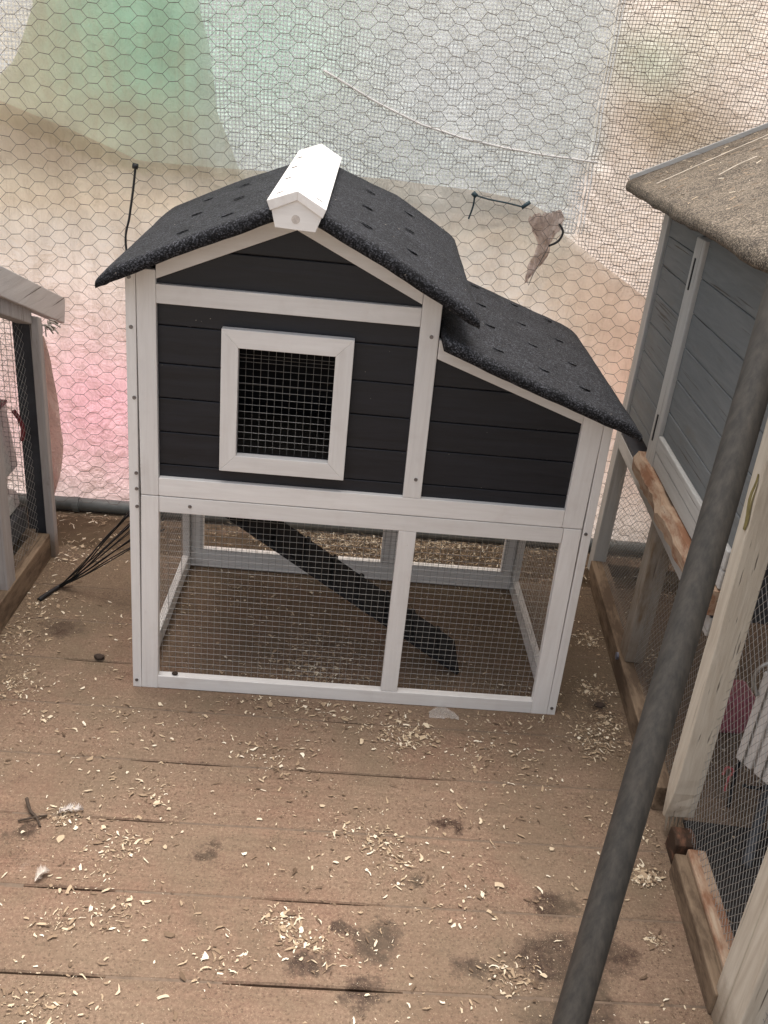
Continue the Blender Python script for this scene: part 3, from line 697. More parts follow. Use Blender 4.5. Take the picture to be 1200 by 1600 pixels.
c2 = MB().tube(arc([(-.197, .948, 1.186), (-.205, .945, 1.12), (-.217, .94, 1.04), (-.228, .93, .96), (-.20, .92, .8), (-.15, .90, .6)]), .0036, 6).tube([(-.205, .948, 1.188), (-.190, .948, 1.186)], .0085, 8).build('black_strap', BLKP, None, smooth=True)
tag(c2, 'black strap hooked to the netting above the left eave of the coop', 'strap')
# bundle of black cords left of the coop
bun = thing('cord_bundle', 'bundle of black cords fanned from the floor to the left side of the coop', 'cords', (0, 0, 0))
for i in range(13):
    t = i / 12; ex, ey, ez = -.004,   .40 - .03 * t + rnd.uniform(-.01, .01), .440 - .17 * t + rnd.uniform(-.012, .012)
    a = Vector((-.338 + rnd.uniform(-.006, .006), .455 + rnd.uniform(-.006, .006), .006)); b = Vector((ex, ey, ez))
    mid = a.lerp(b, .5) + Vector((rnd.uniform(-.008, .008), rnd.uniform(-.008, .008), -.012 * rnd.random()))
    MB().tube(arc([a, a.lerp(b, .25) + Vector((0, 0, -.008)), mid, b], 5), rnd.uniform(.0013, .0026), 5).build('cord', BLKP, bun, smooth=True)
MB().tube(arc([(-.375, .375, .004), (-.36, .41, .007), (-.338, .455, .009), (-.305, .47, .025)], 6), .008, 7, r2=.005).build('cord_end', BLKP, bun, smooth=True)

# ---------------------------------------------------------------- left hutch
LH = thing('rabbit_hutch', 'weathered whitewashed hutch with wire front, cut off by the left edge', 'hutch', (-.42, .45, 0))
def L_(mb, name, mat, bevel=.003, **k):
    mb.v = [(a + .42, b - .45, c) for a, b, c in mb.v]; return mb.build(name, mat, LH, bevel, **k)
xl = -.42
L_(MB().prism([(.905, .782), (.885, .706), (-.35, 1.185), (-.35, 1.266)][::-1], xl - .025, xl + .006, 'x'), 'barge_board', LBOARD)
mb = MB().prism([(.672, .0), (.640, .0), (.630, .790), (.662, .778)], xl - .014, xl + .012, 'x'); L_(mb, 'post', LPOST)
L_(MB().prism([(.345, .085), (.282, .085), (.290, .90), (.345, .88)], xl - .045, xl - .005, 'x'), 'post', LPOST)
L_(MB().prism([(.629, .765), (.629, .825), (-.35, 1.190), (-.35, 1.13)], xl - .05, xl - .004, 'x'), 'top_rail', LPOST)
L_(MB().box(xl - .06, xl - .002, -.9, .639, .0, .088), 'ground_rail', RAILW)
L_(MB().box(-1.35, xl - .052, .61, .66, .0, .09), 'ground_rail', RAILW)
# sloping roof and far end wall
L_(MB().prism([(.90, .765), (.90, .775), (-.35, 1.258), (-.35, 1.248)], -1.4, xl - .026, 'x'), 'roof_sheet', m_plain('weathered_roof_board', (.30, .27, .25), .8, sc=12))
L_(MB().box(xl - .080, xl - .012, .673, .685, .0, .765), 'end_panel', DARKP)
L_(MB().box(-1.35, -.56, .673, .685, .09, .45), 'end_panel', DARKP)
L_(MB().box(-1.36, -1.34, -.9, .655, .0, 1.0), 'back_panel', DARKP)
hxl = lambda u, v, n: (xl - .052 - n, u, v)
def diamond(u0, u1, v0, v1f, cu, cv, r, fn, bulge=0.0):
    """fine crossed wires, sheared like slack hexagonal net"""
    mb = MB()
    def seg(a, b):
        a, b = Vector(a), Vector(b); t = (b - a).normalized(); nn = (Vector(fn(0, 0, 1)) - Vector(fn(0, 0, 0))); s_ = t.cross(nn)
        mb.add([p + q * r for p in (a, b) for q in (s_, nn, -s_)], [(0, 1, 4, 3), (1, 2, 5, 4), (2, 0, 3, 5)])
    def bl(u, v):
        k = bulge * math.sin(math.pi * max(0, min(1, (u - u0) / (u1 - u0)))) * math.sin(math.pi * max(0, min(1, (v - v0) / (v1f(u) - v0))))
        return fn(u + .25 * k, v - .5 * k + .004 * mn.noise(Vector((u * 20, v * 20, 1))), k)
    nu = int((u1 - u0) / cu) + 1; nv = int((max(v1f(u0), v1f(u1)) - v0) / cv) + 1
    for i in range(nu):
        for j in range(nv):
            u = u0 + i * cu + (cu / 2 if j % 2 else 0); v = v0 + j * cv
            if u > u1 or v > v1f(u): continue
            if v + cv < v1f(u):
                if u + cu / 2 < u1: seg(bl(u, v), bl(u + cu / 2, v + cv))
                if u - cu / 2 > u0: seg(bl(u, v), bl(u - cu / 2, v + cv))
    return mb
zc = lambda u: 1.12 - (u + .35) * .355 if u > -.35 else 1.12
mb = diamond(-.3, .632, .088, lambda u: .775 + (.60 - u) * .374, .034, .0130, .0009, lambda u, v, n: (xl - .030 + n * .5, u, v)); L_(mb, 'wire_mesh', WIRE, 0)
mb = grid(-1.2, -.49, .1, .78, .016, .0008, fy(.636), .0005); L_(mb, 'wire_mesh', WIRED, 0)
# cloth strip behind the hutch post
V, F = [], []
for j in range(21):
    z = .155 + (.70 - .155) * j / 20; wd = interp([(.155, .005), (.25, .03), (.36, .046), (.51, .034), (.63, .026), (.70, .008)])(z)
    for i in range(5): V.append((-.445 + wd * i / 4 * 1.1, .745 + .006 * math.sin(j * .8 + i), z))
for j in range(20):
    for i in range(4): a = j * 5 + i; F.append((a, a + 1, a + 6, a + 5))
clo = MB().add(V, F).build('cloth_strip', m_cloth('peach_cloth', (.80, .62, .54), amt=.3, trans=.4), None, smooth=True)
tag(clo, 'peach cloth strip hanging behind the far post of the left hutch', 'cloth')
# torn straw tuft under the board
tf = MB()
for i in range(16):
    a = Vector((-.415 + rnd.uniform(-.005, .02), .70 + rnd.uniform(-.03, .05), .752)); d = Vector((rnd.uniform(.0, .035), rnd.uniform(-.01, .03), rnd.uniform(-.035, -.008)))
    tf.tube([a, a + d * .6 + Vector((0, 0, .004)), a + d], .0022, 4)
tag(tf.build('straw_tuft', m_plain('grey_straw', (.28, .25, .22), .9, sc=60)), 'grey tuft of frayed straw under the end of the left barge board', 'straw tuft')
# white carrier inside
cr = thing('pet_carrier', 'white plastic carrier with red handle inside the left hutch', 'pet carrier', (-.608, .575, 0))
PLW = m_plain('white_plastic', (.62, .60, .56), .45, sc=12, var=.08); RED = m_plain('red_plastic', (.16, .02, .028), .45, sc=30)
mb = MB().prism([(-.17, .235), (.035, .235), (.085, .295), (.062, .495), (-.17, .495)], -.12, .12); mb.build('body', PLW, cr, .008)
MB().prism([(-.12, .165), (.088, .165), (.080, .215), (-.12, .225)], -.10, .10).build('tray', PLW, cr, .006)
MB().box(.02, .066, -.124, .124, .4955, .506).build('rim', RED, cr, .002)
MB().tube(arc([(.11, .05, .500), (.124, .06, .465), (.128, .065, .43), (.122, .065, .40)]), .007, 7).build('handle', RED, cr, smooth=True)
for i in range(4): MB().tube([(-.13 + i * .05, -.103, .25), (-.15 + i * .05, -.103, .50)], .003, 5).build('bar', WIRED, cr)
MB().box(-.3, .11, -.3, .09, .0945, .16).build('stand', DARKP, cr)

# ---------------------------------------------------------------- right hutch, local frame: x = away from the coop, s runs towards the camera
RA = -math.atan(.084)
RH = thing('rabbit_hutch', 'grey boarded hutch with dusty granular roof and wire base, right of the coop', 'hutch', (1.38, .81, 0), RA)
def R_(mb, name, mat, bevel=.003, parent=None, **k): return mb.build(name, mat, parent or RH, bevel, **k)
def rbox(s0, s1, w0, w1, z0, z1): return MB().box(w0, w1, -s1, -s0, z0, z1)
D_ = .75
R_(rbox(-.035, .030, 0, .045, 0, 1.235), 'corner_post', GREYW['z'])
R_(rbox(-.035, .030, D_ - .045, D_, 0, 1.5), 'corner_post', GREYW['z'])
R_(rbox(.385, .470, -.004, .03, .563, 1.205), 'stile', GREYW['z'])
zz = [.603, .64, .725, .817, .904, .990, 1.073, 1.157, 1.225]
for a, b in zip(zz[:-1], zz[1:]): R_(rbox(.031, .384, .010, .022, a + .001, b - .001), 'siding_board', GREYB, .0025)
zz = [.693, .763, .853, .940, 1.027, 1.115, 1.215]
for a, b in zip(zz[:-1], zz[1:]): R_(rbox(.471, 1.145, .006, .018, a + .001, b - .001), 'siding_board', GREYB, .0025)
R_(rbox(.471, 1.147, -.004, .02, .648, .6925), 'rail', GREYW['y'])
R_(rbox(.471, 1.147, -.002, .022, .603, .6465), 'rail', GREYW['y'])
# back end wall of grey boards
zz = [.60, .69, .78, .87, .96, 1.05, 1.14, 1.23, 1.32, 1.41, 1.50]
for a, b in zip(zz[:-1], zz[1:]):
    pl = [(x, z) for x, z in clip([(.046, a + .001), (D_ - .046, a + .001), (D_ - .046, b - .001), (.046, b - .001)], -.49, 1, 1.20)]
    if len(pl) > 2: R_(MB().prism(pl, .005, .018), 'siding_board', GREYB, .0025)
for (s0, w0, z1) in ((.400, .0002, .62),): pass
for z0, z1 in ((1.075, 1.155), (.60 + .06, .735)):
    R_(rbox(.415, .423, -.0065, -.0038, z0, z1), 'hinge_slot', m_plain('slot_dark', (.03, .03, .03), .8), 0)
# broken ledge
V, F = [], []; nS = 34
for i in range(nS + 1):
    s_ = .355 + (1.15 - .355) * i / nS
    e = -.030 + .010 * mn.noise(Vector((s_ * 9, 0, 1))) + .006 * mn.noise(Vector((s_ * 33, 0, 4)))
    zt = .600 + .003 * mn.noise(Vector((s_ * 16, 3, 4))) - (.010 if .62 < s_ < .72 else 0); zb = .545 + .006 * mn.noise(Vector((s_ * 18, 9, 4)))
    V += [(e + .012, -s_, zt), (e, -s_, zt - .022 + .006 * mn.noise(Vector((s_ * 30, 1, 1)))), (e + .004, -s_, zb), (.03, -s_, zb), (.03, -s_, zt)]
for i in range(nS):
    a = i * 5
    F += [(a + k, a + (k + 1) % 5, a + 5 + (k + 1) % 5, a + 5 + k) for k in range(5)]
F += [(4, 3, 2, 1, 0), tuple(nS * 5 + k for k in range(5))]
R_(MB().add(V, F), 'broken_ledge', ROTW, 0)
R_(rbox(.0305, 1.147, .0, .03, .488, .534), 'rail', GREYW['y'])
R_(rbox(.0305, 1.147, .002, .75, .5345, .5445), 'hutch_floor', DARKP, 0)
R_(rbox(.567, .640, .003, .055, .0705, .4875), 'post', MIDW)
R_(rbox(.0305, 1.147, -.006, .05, .0, .070), 'ground_rail', RAILW)
R_(rbox(-.03, .025, .046, D_ - .046, 0, .06), 'ground_rail', RAILW)
R_(rbox(.0305, 1.147, D_ - .045, D_, .0, .07), 'ground_rail', RAILW)
R_(rbox(.0305, 1.147, D_ - .02, D_, .5445, 1.50), 'back_wall', DARKP)
R_(diamond(.03, 1.147, .065, lambda u: .49, .017, .010, .0005, lambda u, v, n: (.030 + n, -u, v)), 'wire_mesh', WIRE, 0)
R_(diamond(.045, .705, .05, lambda u: .54, .017, .010, .0005, lambda u, v, n: (u, -.0 + n, v)), 'wire_mesh', WIRED, 0)
R_(diamond(.03, 1.147, .065, lambda u: .53, .017, .010, .0005, lambda u, v, n: (.715 + n, -u, v)), 'wire_mesh', WIRED, 0)
# blue-ish bolt in the ground rail
R_(MB().tube([(-.006, -.60, .062), (-.012, -.60, .062)], .011, 10), 'bolt', m_plain('bolt', (.18, .19, .24), .5, .5), 0)
# roof with granular felt
def rfelt():
    V, F = [], []; NU, NV = 60, 40
    rows = []
    for j in range(NV + 1): rows.append(('t', j / NV))
    lip = [(-.003, -.006), (-.006, -.015), (-.004, -.024), (.004, -.030)]
    def P_(s_, wv):
        n1 = .0025 * mn.noise(Vector((s_ * 6, wv * 6, 1))) + .002 * mn.noise(Vector((s_ * 26, wv * 26, 3)))
        return [wv, -s_, 1.283 + (wv + .105) * .50 + n1]
    S0, S1, W0, W1 = -.14, 1.75, -.105, .55
    for (dx, dz) in reversed(lip):
        for i in range(NU + 1):
            s_ = S0 + (S1 - S0) * i / NU; p = P_(s_, W0); r = .002 * mn.noise(Vector((s_ * 14, dz * 40, 7))) + .001 * mn.noise(Vector((s_ * 45, dz * 40, 7)))
            sag = -.010 * max(0, mn.noise(Vector((s_ * 5, 0, 11))))
            V.append((p[0] + dx * .8 + r, p[1], p[2] + dz + sag + r))
    for j in range(NV + 1):
        for i in range(NU + 1): V.append(tuple(P_(S0 + (S1 - S0) * i / NU, W0 + (W1 - W0) * j / NV)))
    for i in range(NU + 1):
        p = P_(S0 + (S1 - S0) * i / NU, W1); V.append((p[0], p[1], p[2] - .03))
    R = len(V) // (NU + 1)
    for j in range(R - 1):
        for i in range(NU): a = j * (NU + 1) + i; F.append((a, a + 1, a + NU + 2, a + NU + 1))
    for i in range(NU): F.append((i + 1, i, (R - 1) * (NU + 1) + i, (R - 1) * (NU + 1) + i + 1))
    F.append(tuple(j * (NU + 1) for j in range(R))); F.append(tuple(reversed([j * (NU + 1) + NU for j in range(R)])))
    return MB().add(V, F)
rf = rfelt(); rfo = rf.build('roof_panel', GFELT, RH, smooth=True)
mb = MB().beam((-.100, .143, 1.288), (.55, .143, 1.615), (0, 1, 0), (-.447, 0, .894), .004, .010); mb.build('edge_strip', GREYW['x'], RH, .001)
# pale strings of straw on the roof
for (sa, wa, sb, wb) in ((.14, -.08, -.02, .42), (.36, .02, .30, .12)):
    MB().tube(arc([(wa, -sa, 1.290 + (wa + .105) * .5), ((wa + wb) / 2, -(sa + sb) / 2 + .008, 1.291 + ((wa + wb) / 2 + .105) * .5), (wb, -sb, 1.290 + (wb + .105) * .5)]), .0013, 4).build('straw', m_plain('pale_straw', (.50, .44, .36), .8), RH)

R3 = random.Random(5); mb = MB()
for i in range(420):
    s_ = R3.uniform(-.12, 1.6); wv = R3.uniform(-.09, .5); L = R3.uniform(.004, .026); a = R3.uniform(0, 6.3); z = 1.283 + (wv + .105) * .50 + .0035
    dx, dy = L / 2 * math.cos(a), L / 2 * math.sin(a); qx, qy = -.0006 * math.sin(a), .0006 * math.cos(a)
    mb.add([(wv - dx - qx, -s_ - dy - qy, z - dx * .5), (wv + dx - qx, -s_ + dy - qy, z + dx * .5), (wv + dx + qx, -s_ + dy + qy, z + dx * .5 + .001), (wv - dx + qx, -s_ - dy + qy, z - dx * .5 + .001)], [(0, 1, 2, 3)])
stuff(mb.build('straw_debris', SHAV, RH))

# ---------------------------------------------------------------- near run on the right (its frame leans in the same line)
RN = thing('wire_run', 'flaking cream timber run with bulging wire net, at the right edge nearest the camera', 'wire run', (1.38, .81, 0), RA)
def Nn(mb, name, mat, bevel=.003, **k): return mb.build(name, mat, RN, bevel, **k)
def lean_post(s0a, s1a, s0b, s1b, w0, w1, z0, z1):
    """s range at the bottom (a) and at the top (b)"""
    return MB().add([(w, -s_, z) for z, (p, q) in ((z0, (s0a, s1a)), (z1, (s0b, s1b))) for s_ in (q, p) for w in (w0, w1)],
                    [(0, 2, 3, 1), (4, 5, 7, 6), (0, 1, 5, 4), (2, 6, 7, 3), (0, 4, 6, 2), (1, 3, 7, 5)])
# corner post with a rotten, splintered foot
V, F = [], []; nz_ = 36
for j in range(nz_ + 1):
    z = .055 + (1.55 - .055) * j / nz_; t = z / .9; s0 = 1.196 - .045 * t; s1 = 1.253 - .050 * t
    q = max(0, 1 - (z - .055) / .10); jag = q * .022
    a = mn.noise(Vector((z * 40, 1, 2))) * .0012
    V += [(-.004 + a, -s1 + jag * 1.1, z), (.052, -s1 + jag * .3, z + jag), (.052, -s0, z + jag * .5), (-.004 + a + jag * .2, -s0 - jag * .3, z - jag * .8)]
for j in range(nz_):
    a = j * 4; F += [(a + k, a + (k + 1) % 4, a + 4 + (k + 1) % 4, a + 4 + k) for k in range(4)]
F += [(3, 2, 1, 0), tuple(nz_ * 4 + k for k in range(4))]
Nn(MB().add(V, F), 'corner_post', CREAM, .002)
# splinters at the foot
for i in range(5): Nn(MB().tube([(.0 + .012 * i, -1.225 + .006 * i, .07), (.004 + .010 * i, -1.232 + .005 * i, .020 + .01 * rnd.random())], .005, 4, r2=.001), 'splinter', CREAM, 0)
# greenish split in the post
V = []; F = []
for j in range(9):
    t = j / 8; z = .765 + .115 * t; wd = .009 * math.sin(math.pi * min(1, t * .9 + .08)) + .003; s_ = 1.195 - .010 * t + .004 * math.sin(t * 9)
    V += [(-.0058, -s_ - wd, z), (-.0040, -s_, z), (-.0058, -s_ + wd, z)]
for j in range(8): a = j * 3; F += [(a, a + 1, a + 4, a + 3), (a + 1, a + 2, a + 5, a + 4)]
Nn(MB().add(V, F), 'split_knot', m_plain('greenish_bare_wood', (.22, .18, .07), .8, sc=60, bump=.5), 0)
# rotten stump between the rails
Nn(MB().prism([(1.252, 0), (1.312, 0), (1.306, .052), (1.285, .064), (1.256, .058)][::-1] and [(-1.312, 0), (-1.250, 0), (-1.255, .058), (-1.285, .066), (-1.306, .052)], .004, .050, 'x'), 'rotten_rail_end', m_weather('rotten_red_wood', (.20, .10, .06), (.12, .06, .04), (.05, .03, .02), 'y', .5), .003)
Nn(MB().box(-.006, .022, -1.668, -1.335, .0, .058), 'ground_rail', RAILW, .004)
Nn(MB().box(.0225, .062, -1.668, -1.325, .0, .066), 'ground_rail', ROTW, .004)
Nn(lean_post(1.650, 1.700, 1.635, 1.685, .0, .05, .0, 1.5), 'door_post', CREAM)
Nn(lean_post(1.7035, 1.762, 1.6885, 1.745, -.002, .048, .0, 1.5), 'door_stile', CREAM)
Nn(MB().box(.0, .05, -2.6, -1.10, 1.50, 1.56), 'top_rail', CREAM)
Nn(MB().box(.0, .05, -2.6, -1.768, .0, .06), 'ground_rail', RAILW)
Nn(MB().box(.0, .05, -2.62, -2.56, .0, 1.5), 'far_post', CREAM)
Nn(diamond(1.235, 1.665, .03, lambda u: 1.5, .0165, .0120, .0006, lambda u, v, n: (.040 - n, -u, v), bulge=-.035), 'wire_mesh', WIRE, 0)
Nn(grid(1.765, 2.56, .05, 1.5, .016, .0006, lambda u, v, n: (.03 + n, -u, v), .0004), 'wire_mesh', WIRE, 0)
Nn(MB().box(.78, .80, -2.6, -1.15, 0, 1.5), 'back_panel', DARKP)
Nn(MB().box(.07, .78, -1.17, -1.15, .55, 1.5), 'end_panel', DARKP)
Nn(MB().box(-.02, .82, -2.64, -1.10, 1.56, 1.60), 'roof_board', DARKP)
Nn(MB().box(.0625, .78, -2.6, -1.172, .0, .004), 'floor_mat', m_plain('dark_litter', (.025, .02, .018), .9, sc=60, bump=.8), 0)
# things inside the run
bx = thing('hanging_feed_box', 'white slatted box hooked to the wire net of the near run, at the right edge', 'box', (1.376, -.425, .245), .44)
BW = m_plain('white_box_paint', (.66, .62, .58), .6, sc=14, var=.1)
MB().box(.012, .17, -.20, 0, .0, .235).build('body', BW, bx, .010)
for i in range(4): MB().box(0, .0115, -.046 - i * .05, -.004 - i * .05, .004, .231).build('slat', BW, bx, .004)
for i in range(4): MB().tube([(-.003, -.027 - i * .05, -.004), (-.003, -.027 - i * .05, .238)], .0022, 6).build('bar', WIRED, bx)
MB().tube(arc([(-.004, -.01, .175), (-.018, .0, .21), (-.022, -.01, .25), (.0, -.02, .262), (.02, -.02, .235)]), .004, 6).build('hook', WIRE, bx, smooth=True)
pk = MB(); pk.prism([(-.05, .0), (.05, .0), (.062, .115), (-.062, .115)], -.05, .05); pko = pk.build('pink_bucket', m_plain('dusty_pink_plastic', (.40, .13, .16), .5, sc=20), None, .012)
pko.location = (1.565, .01, .005) ; tag(pko, 'dusty pink bucket inside the run, left of the white slatted box', 'bucket')
ho = MB().tube(arc([(1.46, -.33, .02), (1.47, -.30, .08), (1.49, -.27, .115), (1.53, -.27, .12), (1.55, -.30, .10), (1.52, -.33, .085), (1.48, -.325, .085)], 6), .0045, 6).build('cable_loop', BLKP, None, smooth=True)
tag(ho, 'black cable loop lying inside the near run below the white box', 'cable')
pi = MB().tube([(1.56, -.29, .11), (1.44, -.50, .012)], .011, 10).build('short_pipe', m_plain('dark_grey_pipe', (.09, .09, .095), .5, sc=30), None, smooth=True)
tag(pi, 'short dark grey pipe leaning inside the near run', 'pipe')
pc = MB().tube(arc([(1.44, -.30, .09), (1.45, -.29, .105), (1.465, -.295, .10), (1.45, -.31, .09), (1.445, -.32, .06)], 5), .003, 5).build('pink_clip', m_plain('pink_clip', (.5, .12, .12), .5)); tag(pc, 'small pink clip beside the black cable loop', 'clip')

# ---------------------------------------------------------------- steel pole in front
pt, pb_ = Vector((1.087, -.654, 1.198)), Vector((.880, -1.079, .279)); dd = (pt - pb_)
k0 = -(pb_.z) / dd.z; foot = pb_ + dd * k0; top = pb_ + dd * 1.45
mk = N('dull_galvanised_steel'); gv = mk.noise(mk.map((70, 70, 2.0)), 1.3, 6, .65)
cc = mk.mix(mk.ramp(gv, [(.3, 0), (.7, 1)]), (.030, .029, .027), (.070, .063, .055)); cc = mk.mix(mk.math('MULTIPLY', mk.ramp(mk.noise(mk.tc, 8, 5, .7), [(.5, 0), (.75, 1)]), .25), cc, (.070, .052, .038))
POLEM = mk.fin(cc, .6, .3, None, .1)
po = MB().tube([foot.lerp(top, i / 12) for i in range(13)], .0240, 32).build('steel_pole', POLEM, None, smooth=True)
tag(po, 'dark grey steel pole leaning across the foreground at right', 'pole')

# ---------------------------------------------------------------- shavings, sawdust and litter
CL = [(-0.047, -0.463, 0.033, 0.023, 90.0), (0.08, -0.534, 0.052, 0.035, 90.0), (0.021, -0.728, 0.035, 0.022, 50.0), (0.123, -0.706, 0.048, 0.029, 60.0), (0.043, -0.636, 0.061, 0.039, 40.0), (0.441, -0.7, 0.037, 0.022, 80.0), (0.713, -0.125, 0.058, 0.044, 200.0), (0.649, -0.082, 0.1, 0.08, 130.0), (0.481, -0.021, 0.101, 0.083, 220.0), (0.312, -0.012, 0.067, 0.054, 80.0), (0.35, -0.209, 0.062, 0.047, 70.0), (0.67, -0.524, 0.049, 0.032, 60.0), (0.63, -0.473, 0.042, 0.028, 50.0), (0.879, -0.799, 0.049, 0.027, 90.0), (0.543, -0.751, 0.073, 0.043, 90.0), (0.887, -0.18, 0.099, 0.073, 150.0), (1.066, 0.015, 0.072, 0.057, 130.0), (1.197, -0.102, 0.061, 0.046, 260.0), (1.239, 0.119, 0.047, 0.038, 160.0), (1.288, 0.382, 0.041, 0.037, 160.0), (1.251, -0.019, 0.054, 0.041, 200.0), (1.195, -0.537, 0.029, 0.018, 200.0), (1.231, -0.406, 0.023, 0.015, 120.0), (1.184, -0.697, 0.019, 0.012, 50.0), (-0.379, 0.169, 0.067, 0.061, 150.0), (-0.365, 0.338, 0.071, 0.069, 150.0), (-0.379, 0.695, 0.1, 0.11, 200.0), (-0.344, 0.793, 0.124, 0.141, 160.0), (-0.294, -0.026, 0.047, 0.04, 120.0), (0.419, 0.144, 0.125, 0.109, 500.0), (0.506, 0.185, 0.11, 0.096, 300.0), (0.293, 0.506, 0.119, 0.119, 120.0), (0.48, 0.883, 0.102, 0.113, 500.0), (0.57, 0.874, 0.103, 0.112, 500.0), (0.892, 0.903, 0.118, 0.127, 300.0), (0.342, 0.909, 0.068, 0.075, 100.0), (0.751, 0.348, 0.118, 0.108, 100.0), (1.075, 0.884, 0.071, 0.075, 120.0), (1.202, 0.954, 0.073, 0.078, 120.0), (1.651, 1.027, 0.156, 0.168, 250.0), (1.639, 0.743, 0.071, 0.07, 150.0), (1.425, 0.297, 0.061, 0.052, 100.0), (-0.206, -0.146, 0.09, 0.074, 60.0), (-0.006, -0.198, 0.12, 0.096, 80.0), (0.112, -0.382, 0.084, 0.061, 60.0), (0.469, -0.741, 0.036, 0.021, 60.0), (0.343, -0.79, 0.07, 0.04, 60.0), (0.041, -0.896, 0.064, 0.036, 90.0), (0.773, -0.616, 0.134, 0.083, 120.0), (0.587, -0.439, 0.071, 0.048, 60.0), (0.388, -0.273, 0.09, 0.067, 60.0), (0.167, -0.132, 0.094, 0.076, 60.0), (0.995, -0.216, 0.081, 0.059, 60.0), (0.922, -0.027, 0.069, 0.055, 80.0), (0.905, -0.413, 0.089, 0.06, 40.0), (1.479, -0.425, 0.062, 0.04, 60.0), (1.362, -0.655, 0.055, 0.032, 60.0)]
rs = random.Random(11)
def scatter(seedv, clusters, nbg, size, name, mat, spread=1.0, curl=True):
    mb = MB(); R0 = random.Random(seedv)
    def put(x, yy):
        if -.03 < x < 1.13 and (-.012 < yy < .026 or .65 < yy < .68): return
        if (-.03 < x < .026 or 1.074 < x < 1.12) and 0 < yy < .68: return
        if x < -.42 or (x > 1.36 and yy < -.35) and R0.random() < .7: return
        xr = 1.38 + (yy - .81) * .084
        if xr - .012 < x < xr + .056 and R0.random() < .995: return
        L = min(size[0] * 3.0, size[0] * math.exp(R0.gauss(-.30, .68))); Wd = L * R0.uniform(.12, .5) * (.7 if L > .012 else 1); a = R0.uniform(0, math.pi * 2); h = .0006 + R0.random() * .002
        ca, sa = math.cos(a), math.sin(a)
        if not curl:
            h0_ = .0004
            P_ = [(-L / 2, -Wd / 2, h0_), (L / 2, -Wd / 2, h0_ + .0005), (0, Wd / 2, h0_ + .0009)]
            mb.add([(x + p * ca - q * sa, yy + p * sa + q * ca, z) for p, q, z in P_], [(0, 1, 2)]); return
        cv = R0.uniform(.0, .30) * L; tw = R0.uniform(-.5, .5) * Wd
        P_ = []; bw = R0.uniform(-.18, .18) * L; lo = R0.uniform(.1, 1.0); hi = R0.uniform(.1, 1.0)
        if R0.random() < .22: Wd *= 1.9
        for q_, t in enumerate((-1, -.35, .35, 1)):
            z = h + cv * (1 - t * t) * .5; sh = (lo, R0.uniform(.75, 1.1), R0.uniform(.75, 1.1), hi)[q_]
            bend = bw * (1 - t * t) + R0.uniform(-.06, .06) * L; sk = R0.uniform(-.12, .12) * L
            P_ += [(t * L / 2 + sk, -Wd / 2 * sh + bend, z), (t * L / 2 - sk, Wd / 2 * sh + bend, z + abs(tw) * abs(t))]
        mb.add([(x + p * ca - q * sa, yy + p * sa + q * ca, z + .001) for p, q, z in P_], [(0, 2, 3, 1), (2, 4, 5, 3), (4, 6, 7, 5)])
    for (cx, cy, sx, sy, n) in clusters:
        for i in range(int(n * spread)): put(R0.gauss(cx, sx * .62), R0.gauss(cy, max(.012, abs(sy)) * .75))
    for i in range(nbg):
        x, yy = R0.uniform(-.45, 1.75), R0.uniform(-1.25, 1.0)
        if mn.noise(Vector((x * 5, yy * 5, 2))) + R0.uniform(-.35, .35) > -.05: put(x, yy)
    o_ = mb.build(name, mat); stuff(o_); return o_
o = scatter(3, CL, 8500, (.0068,), 'wood_shavings', SHAV, 1.7); o['label'] = 'pale curled wood shavings strewn over the brown floor'; o['category'] = 'wood shavings'
o = scatter(5, [(a, b, c * 1.6, d * 1.6, n) for a, b, c, d, n in CL], 16000, (.0030,), 'sawdust', SAW, 1.4, curl=False); o['label'] = 'fine sawdust grains dusted over the brown floor'; o['category'] = 'sawdust'
# straw heap under and behind the coop's rear rail and the dirt bank by the pipe
def bank():
    V, F = [], []; nx, ny = 150, 18
    for i in range(nx + 1):
        x = -1.0 + 3.2 * i / nx
        for j in range(ny + 1):
            yy = .70 + .27 * j / ny
            h = .022 * math.sin(math.pi * (j / ny) ** .8) * (.7 + .8 * mn.noise(Vector((x * 5, yy * 6, 3)))) + .007 * mn.noise(Vector((x * 25, yy * 25, 1)))
            V.append((x, yy, h - .006))
    for i in range(nx):
        for j in range(ny): a = i * (ny + 1) + j; F.append((a, a + ny + 1, a + ny + 2, a + 1))
    return MB().add(V, F)
o = bank().build('earth_bank', EARTH, None, smooth=True); stuff(o); o['label'] = 'low bank of earth and litter along the foot of the tarpaulin'; o['category'] = 'earth'
R1 = random.Random(21); mb = MB()
for i in range(3200):
    x = R1.choice([R1.gauss(.55, .14), R1.gauss(.85, .18), R1.uniform(-.5, 2.0)]); yy = R1.uniform(.70, .96)
    h = .022 * math.sin(math.pi * ((yy - .70) / .27) ** .8) * (.7 + .8 * mn.noise(Vector((x * 5, yy * 6, 3)))) + .004 + R1.random() * .006
    L = R1.uniform(.006, .022); a = R1.uniform(0, 6.3); Wd = R1.uniform(.0006, .0016); dz = R1.uniform(-.004, .004)
    ca, sa = math.cos(a), math.sin(a)
    mb.add([(x + p * ca - q * sa, yy + p * sa + q * ca, h + z) for p, q, z in ((-L / 2, -Wd, 0), (L / 2, -Wd, dz), (L / 2, Wd, dz + .0008), (-L / 2, Wd, .0008))], [(0, 1, 2, 3)])
o = mb.build('straw_litter', SHAV); stuff(o); o['label'] = 'straw and shavings piled behind the coop along the pipe'; o['category'] = 'straw'
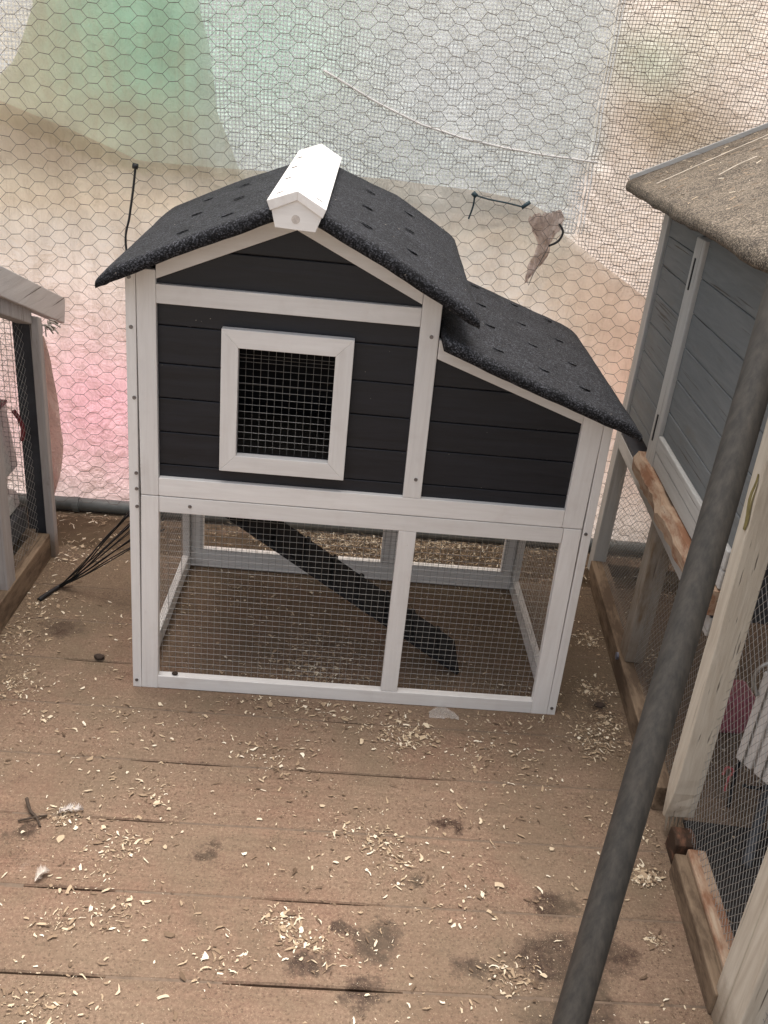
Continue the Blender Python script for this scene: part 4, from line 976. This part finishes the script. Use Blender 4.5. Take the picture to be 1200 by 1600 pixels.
# single bits of litter
BROWN = m_plain('dark_brown_lump', (.045, .03, .022), .9, sc=120, bump=.8)
def lump(name, x, yy, z, r, lab, cat, mat=BROWN, fl=.6):
    mb = MB(); n, m_ = 9, 6; V = []; F = []
    for j in range(m_ + 1):
        ph = math.pi * j / m_
        for i in range(n):
            th = 2 * math.pi * i / n; k = 1 + .35 * mn.noise(Vector((math.cos(th) * 2 + x * 9, math.sin(th) * 2, math.cos(ph) * 2)))
            V.append((r * k * math.sin(ph) * math.cos(th), r * .75 * k * math.sin(ph) * math.sin(th), r * fl * (math.cos(ph) + .8)))
    for j in range(m_):
        for i in range(n): F.append((j * n + i, (j + 1) * n + i, (j + 1) * n + (i + 1) % n, j * n + (i + 1) % n))
    o_ = mb.add(V, F).build(name, mat, None, smooth=True); o_.location = (x, yy, z); tag(o_, lab, cat)
lump('dirt_clod', .097, .010, .0392, .0085, 'small dark clod on the white bottom rail of the coop', 'clod')
lump('dirt_clod', -.127, .108, .001, .014, 'dark clod on the floor left of the coop foot', 'clod')
lump('dirt_clod', 1.245, .055, -.003, .017, 'largest dark clod, beside the shavings right of the coop foot', 'clod', fl=.4)
tw = MB().tube(arc([(-.135, -.435, .016), (-.118, -.462, .008), (-.100, -.478, .006), (-.085, -.50, .004)]), .0042, 6, r2=.0022).tube(arc([(-.135, -.49, .006), (-.110, -.482, .008), (-.08, -.470, .006)]), .0022, 5).build('twig', m_plain('dark_twig', (.06, .042, .03), .9, sc=80), None, smooth=True)
tag(tw, 'dark forked twig beside the white feather at the left', 'twig')
def fluff(name, x, yy, L, W_, n, lab, col, ang=0.2, rz=0):
    mb = MB(); R2 = random.Random(n)
    q = [(-L / 2 + L * i / 10, W_ * .1 * math.sin(i * .3), .004 + .006 * math.sin(math.pi * i / 10)) for i in range(11)]
    mb.tube(q, .0007, 4)
    for i in range(n):
        t = R2.random(); s_ = R2.choice((-1, 1)); px = -L / 2 + L * t; ln = W_ * math.sin(math.pi * (.12 + .85 * t)) * R2.uniform(.6, 1.1)
        a = Vector((px, W_ * .1 * math.sin(t * 3), .004 + .006 * math.sin(math.pi * t))); b = a + Vector((ln * .8, s_ * ln, R2.uniform(.001, .012)))
        mb.add([a, a + Vector((.0016, 0, 0)), b], [(0, 1, 2)])
    o_ = mb.build(name, m_plain('feather_' + name, col, .7, sc=40, var=.08)); o_.location = (x, yy, .002); o_.rotation_euler = (0, 0, rz); tag(o_, lab, 'feather')
fluff('feather', -.035, -.455, .050, .012, 170, 'white feather lying on the shavings at the left', (.56, .51, .47), rz=.25)
fluff('down_feather', -.04, -.630, .032, .014, 150, 'fluffy white down feather at the lower left floor joint', (.55, .49, .43), rz=1.0)
# thin crumpled plastic scrap at the foot of the coop
V, F = [], []
for i in range(13):
    for j in range(7):
        u, v = i / 12, j / 6; V.append((.768 + .078 * u, -.050 + .045 * v * math.sin(math.pi * min(1, .15 + u * .8)), .002 + .016 * abs(mn.noise(Vector((u * 4, v * 4, 2)))) * math.sin(math.pi * u) + .004 * v))
for i in range(12):
    for j in range(6): a = i * 7 + j; F.append((a, a + 7, a + 8, a + 1))
k = N('thin_clear_plastic'); tr = k.n('ShaderNodeBsdfTransparent').outputs[0]; gl = k.n('ShaderNodeBsdfPrincipled', {'Base Color': (.8, .78, .74, 1), 'Roughness': .25}).outputs[0]
k.t.links.new(k.n('ShaderNodeMixShader', {0: .24, 1: tr, 2: gl}).outputs[0], k.out.inputs[0])
ps = MB().add(V, F).build('plastic_scrap', k.m, None, smooth=True); tag(ps, 'clear crumpled plastic scrap at the front foot of the coop', 'plastic scrap')
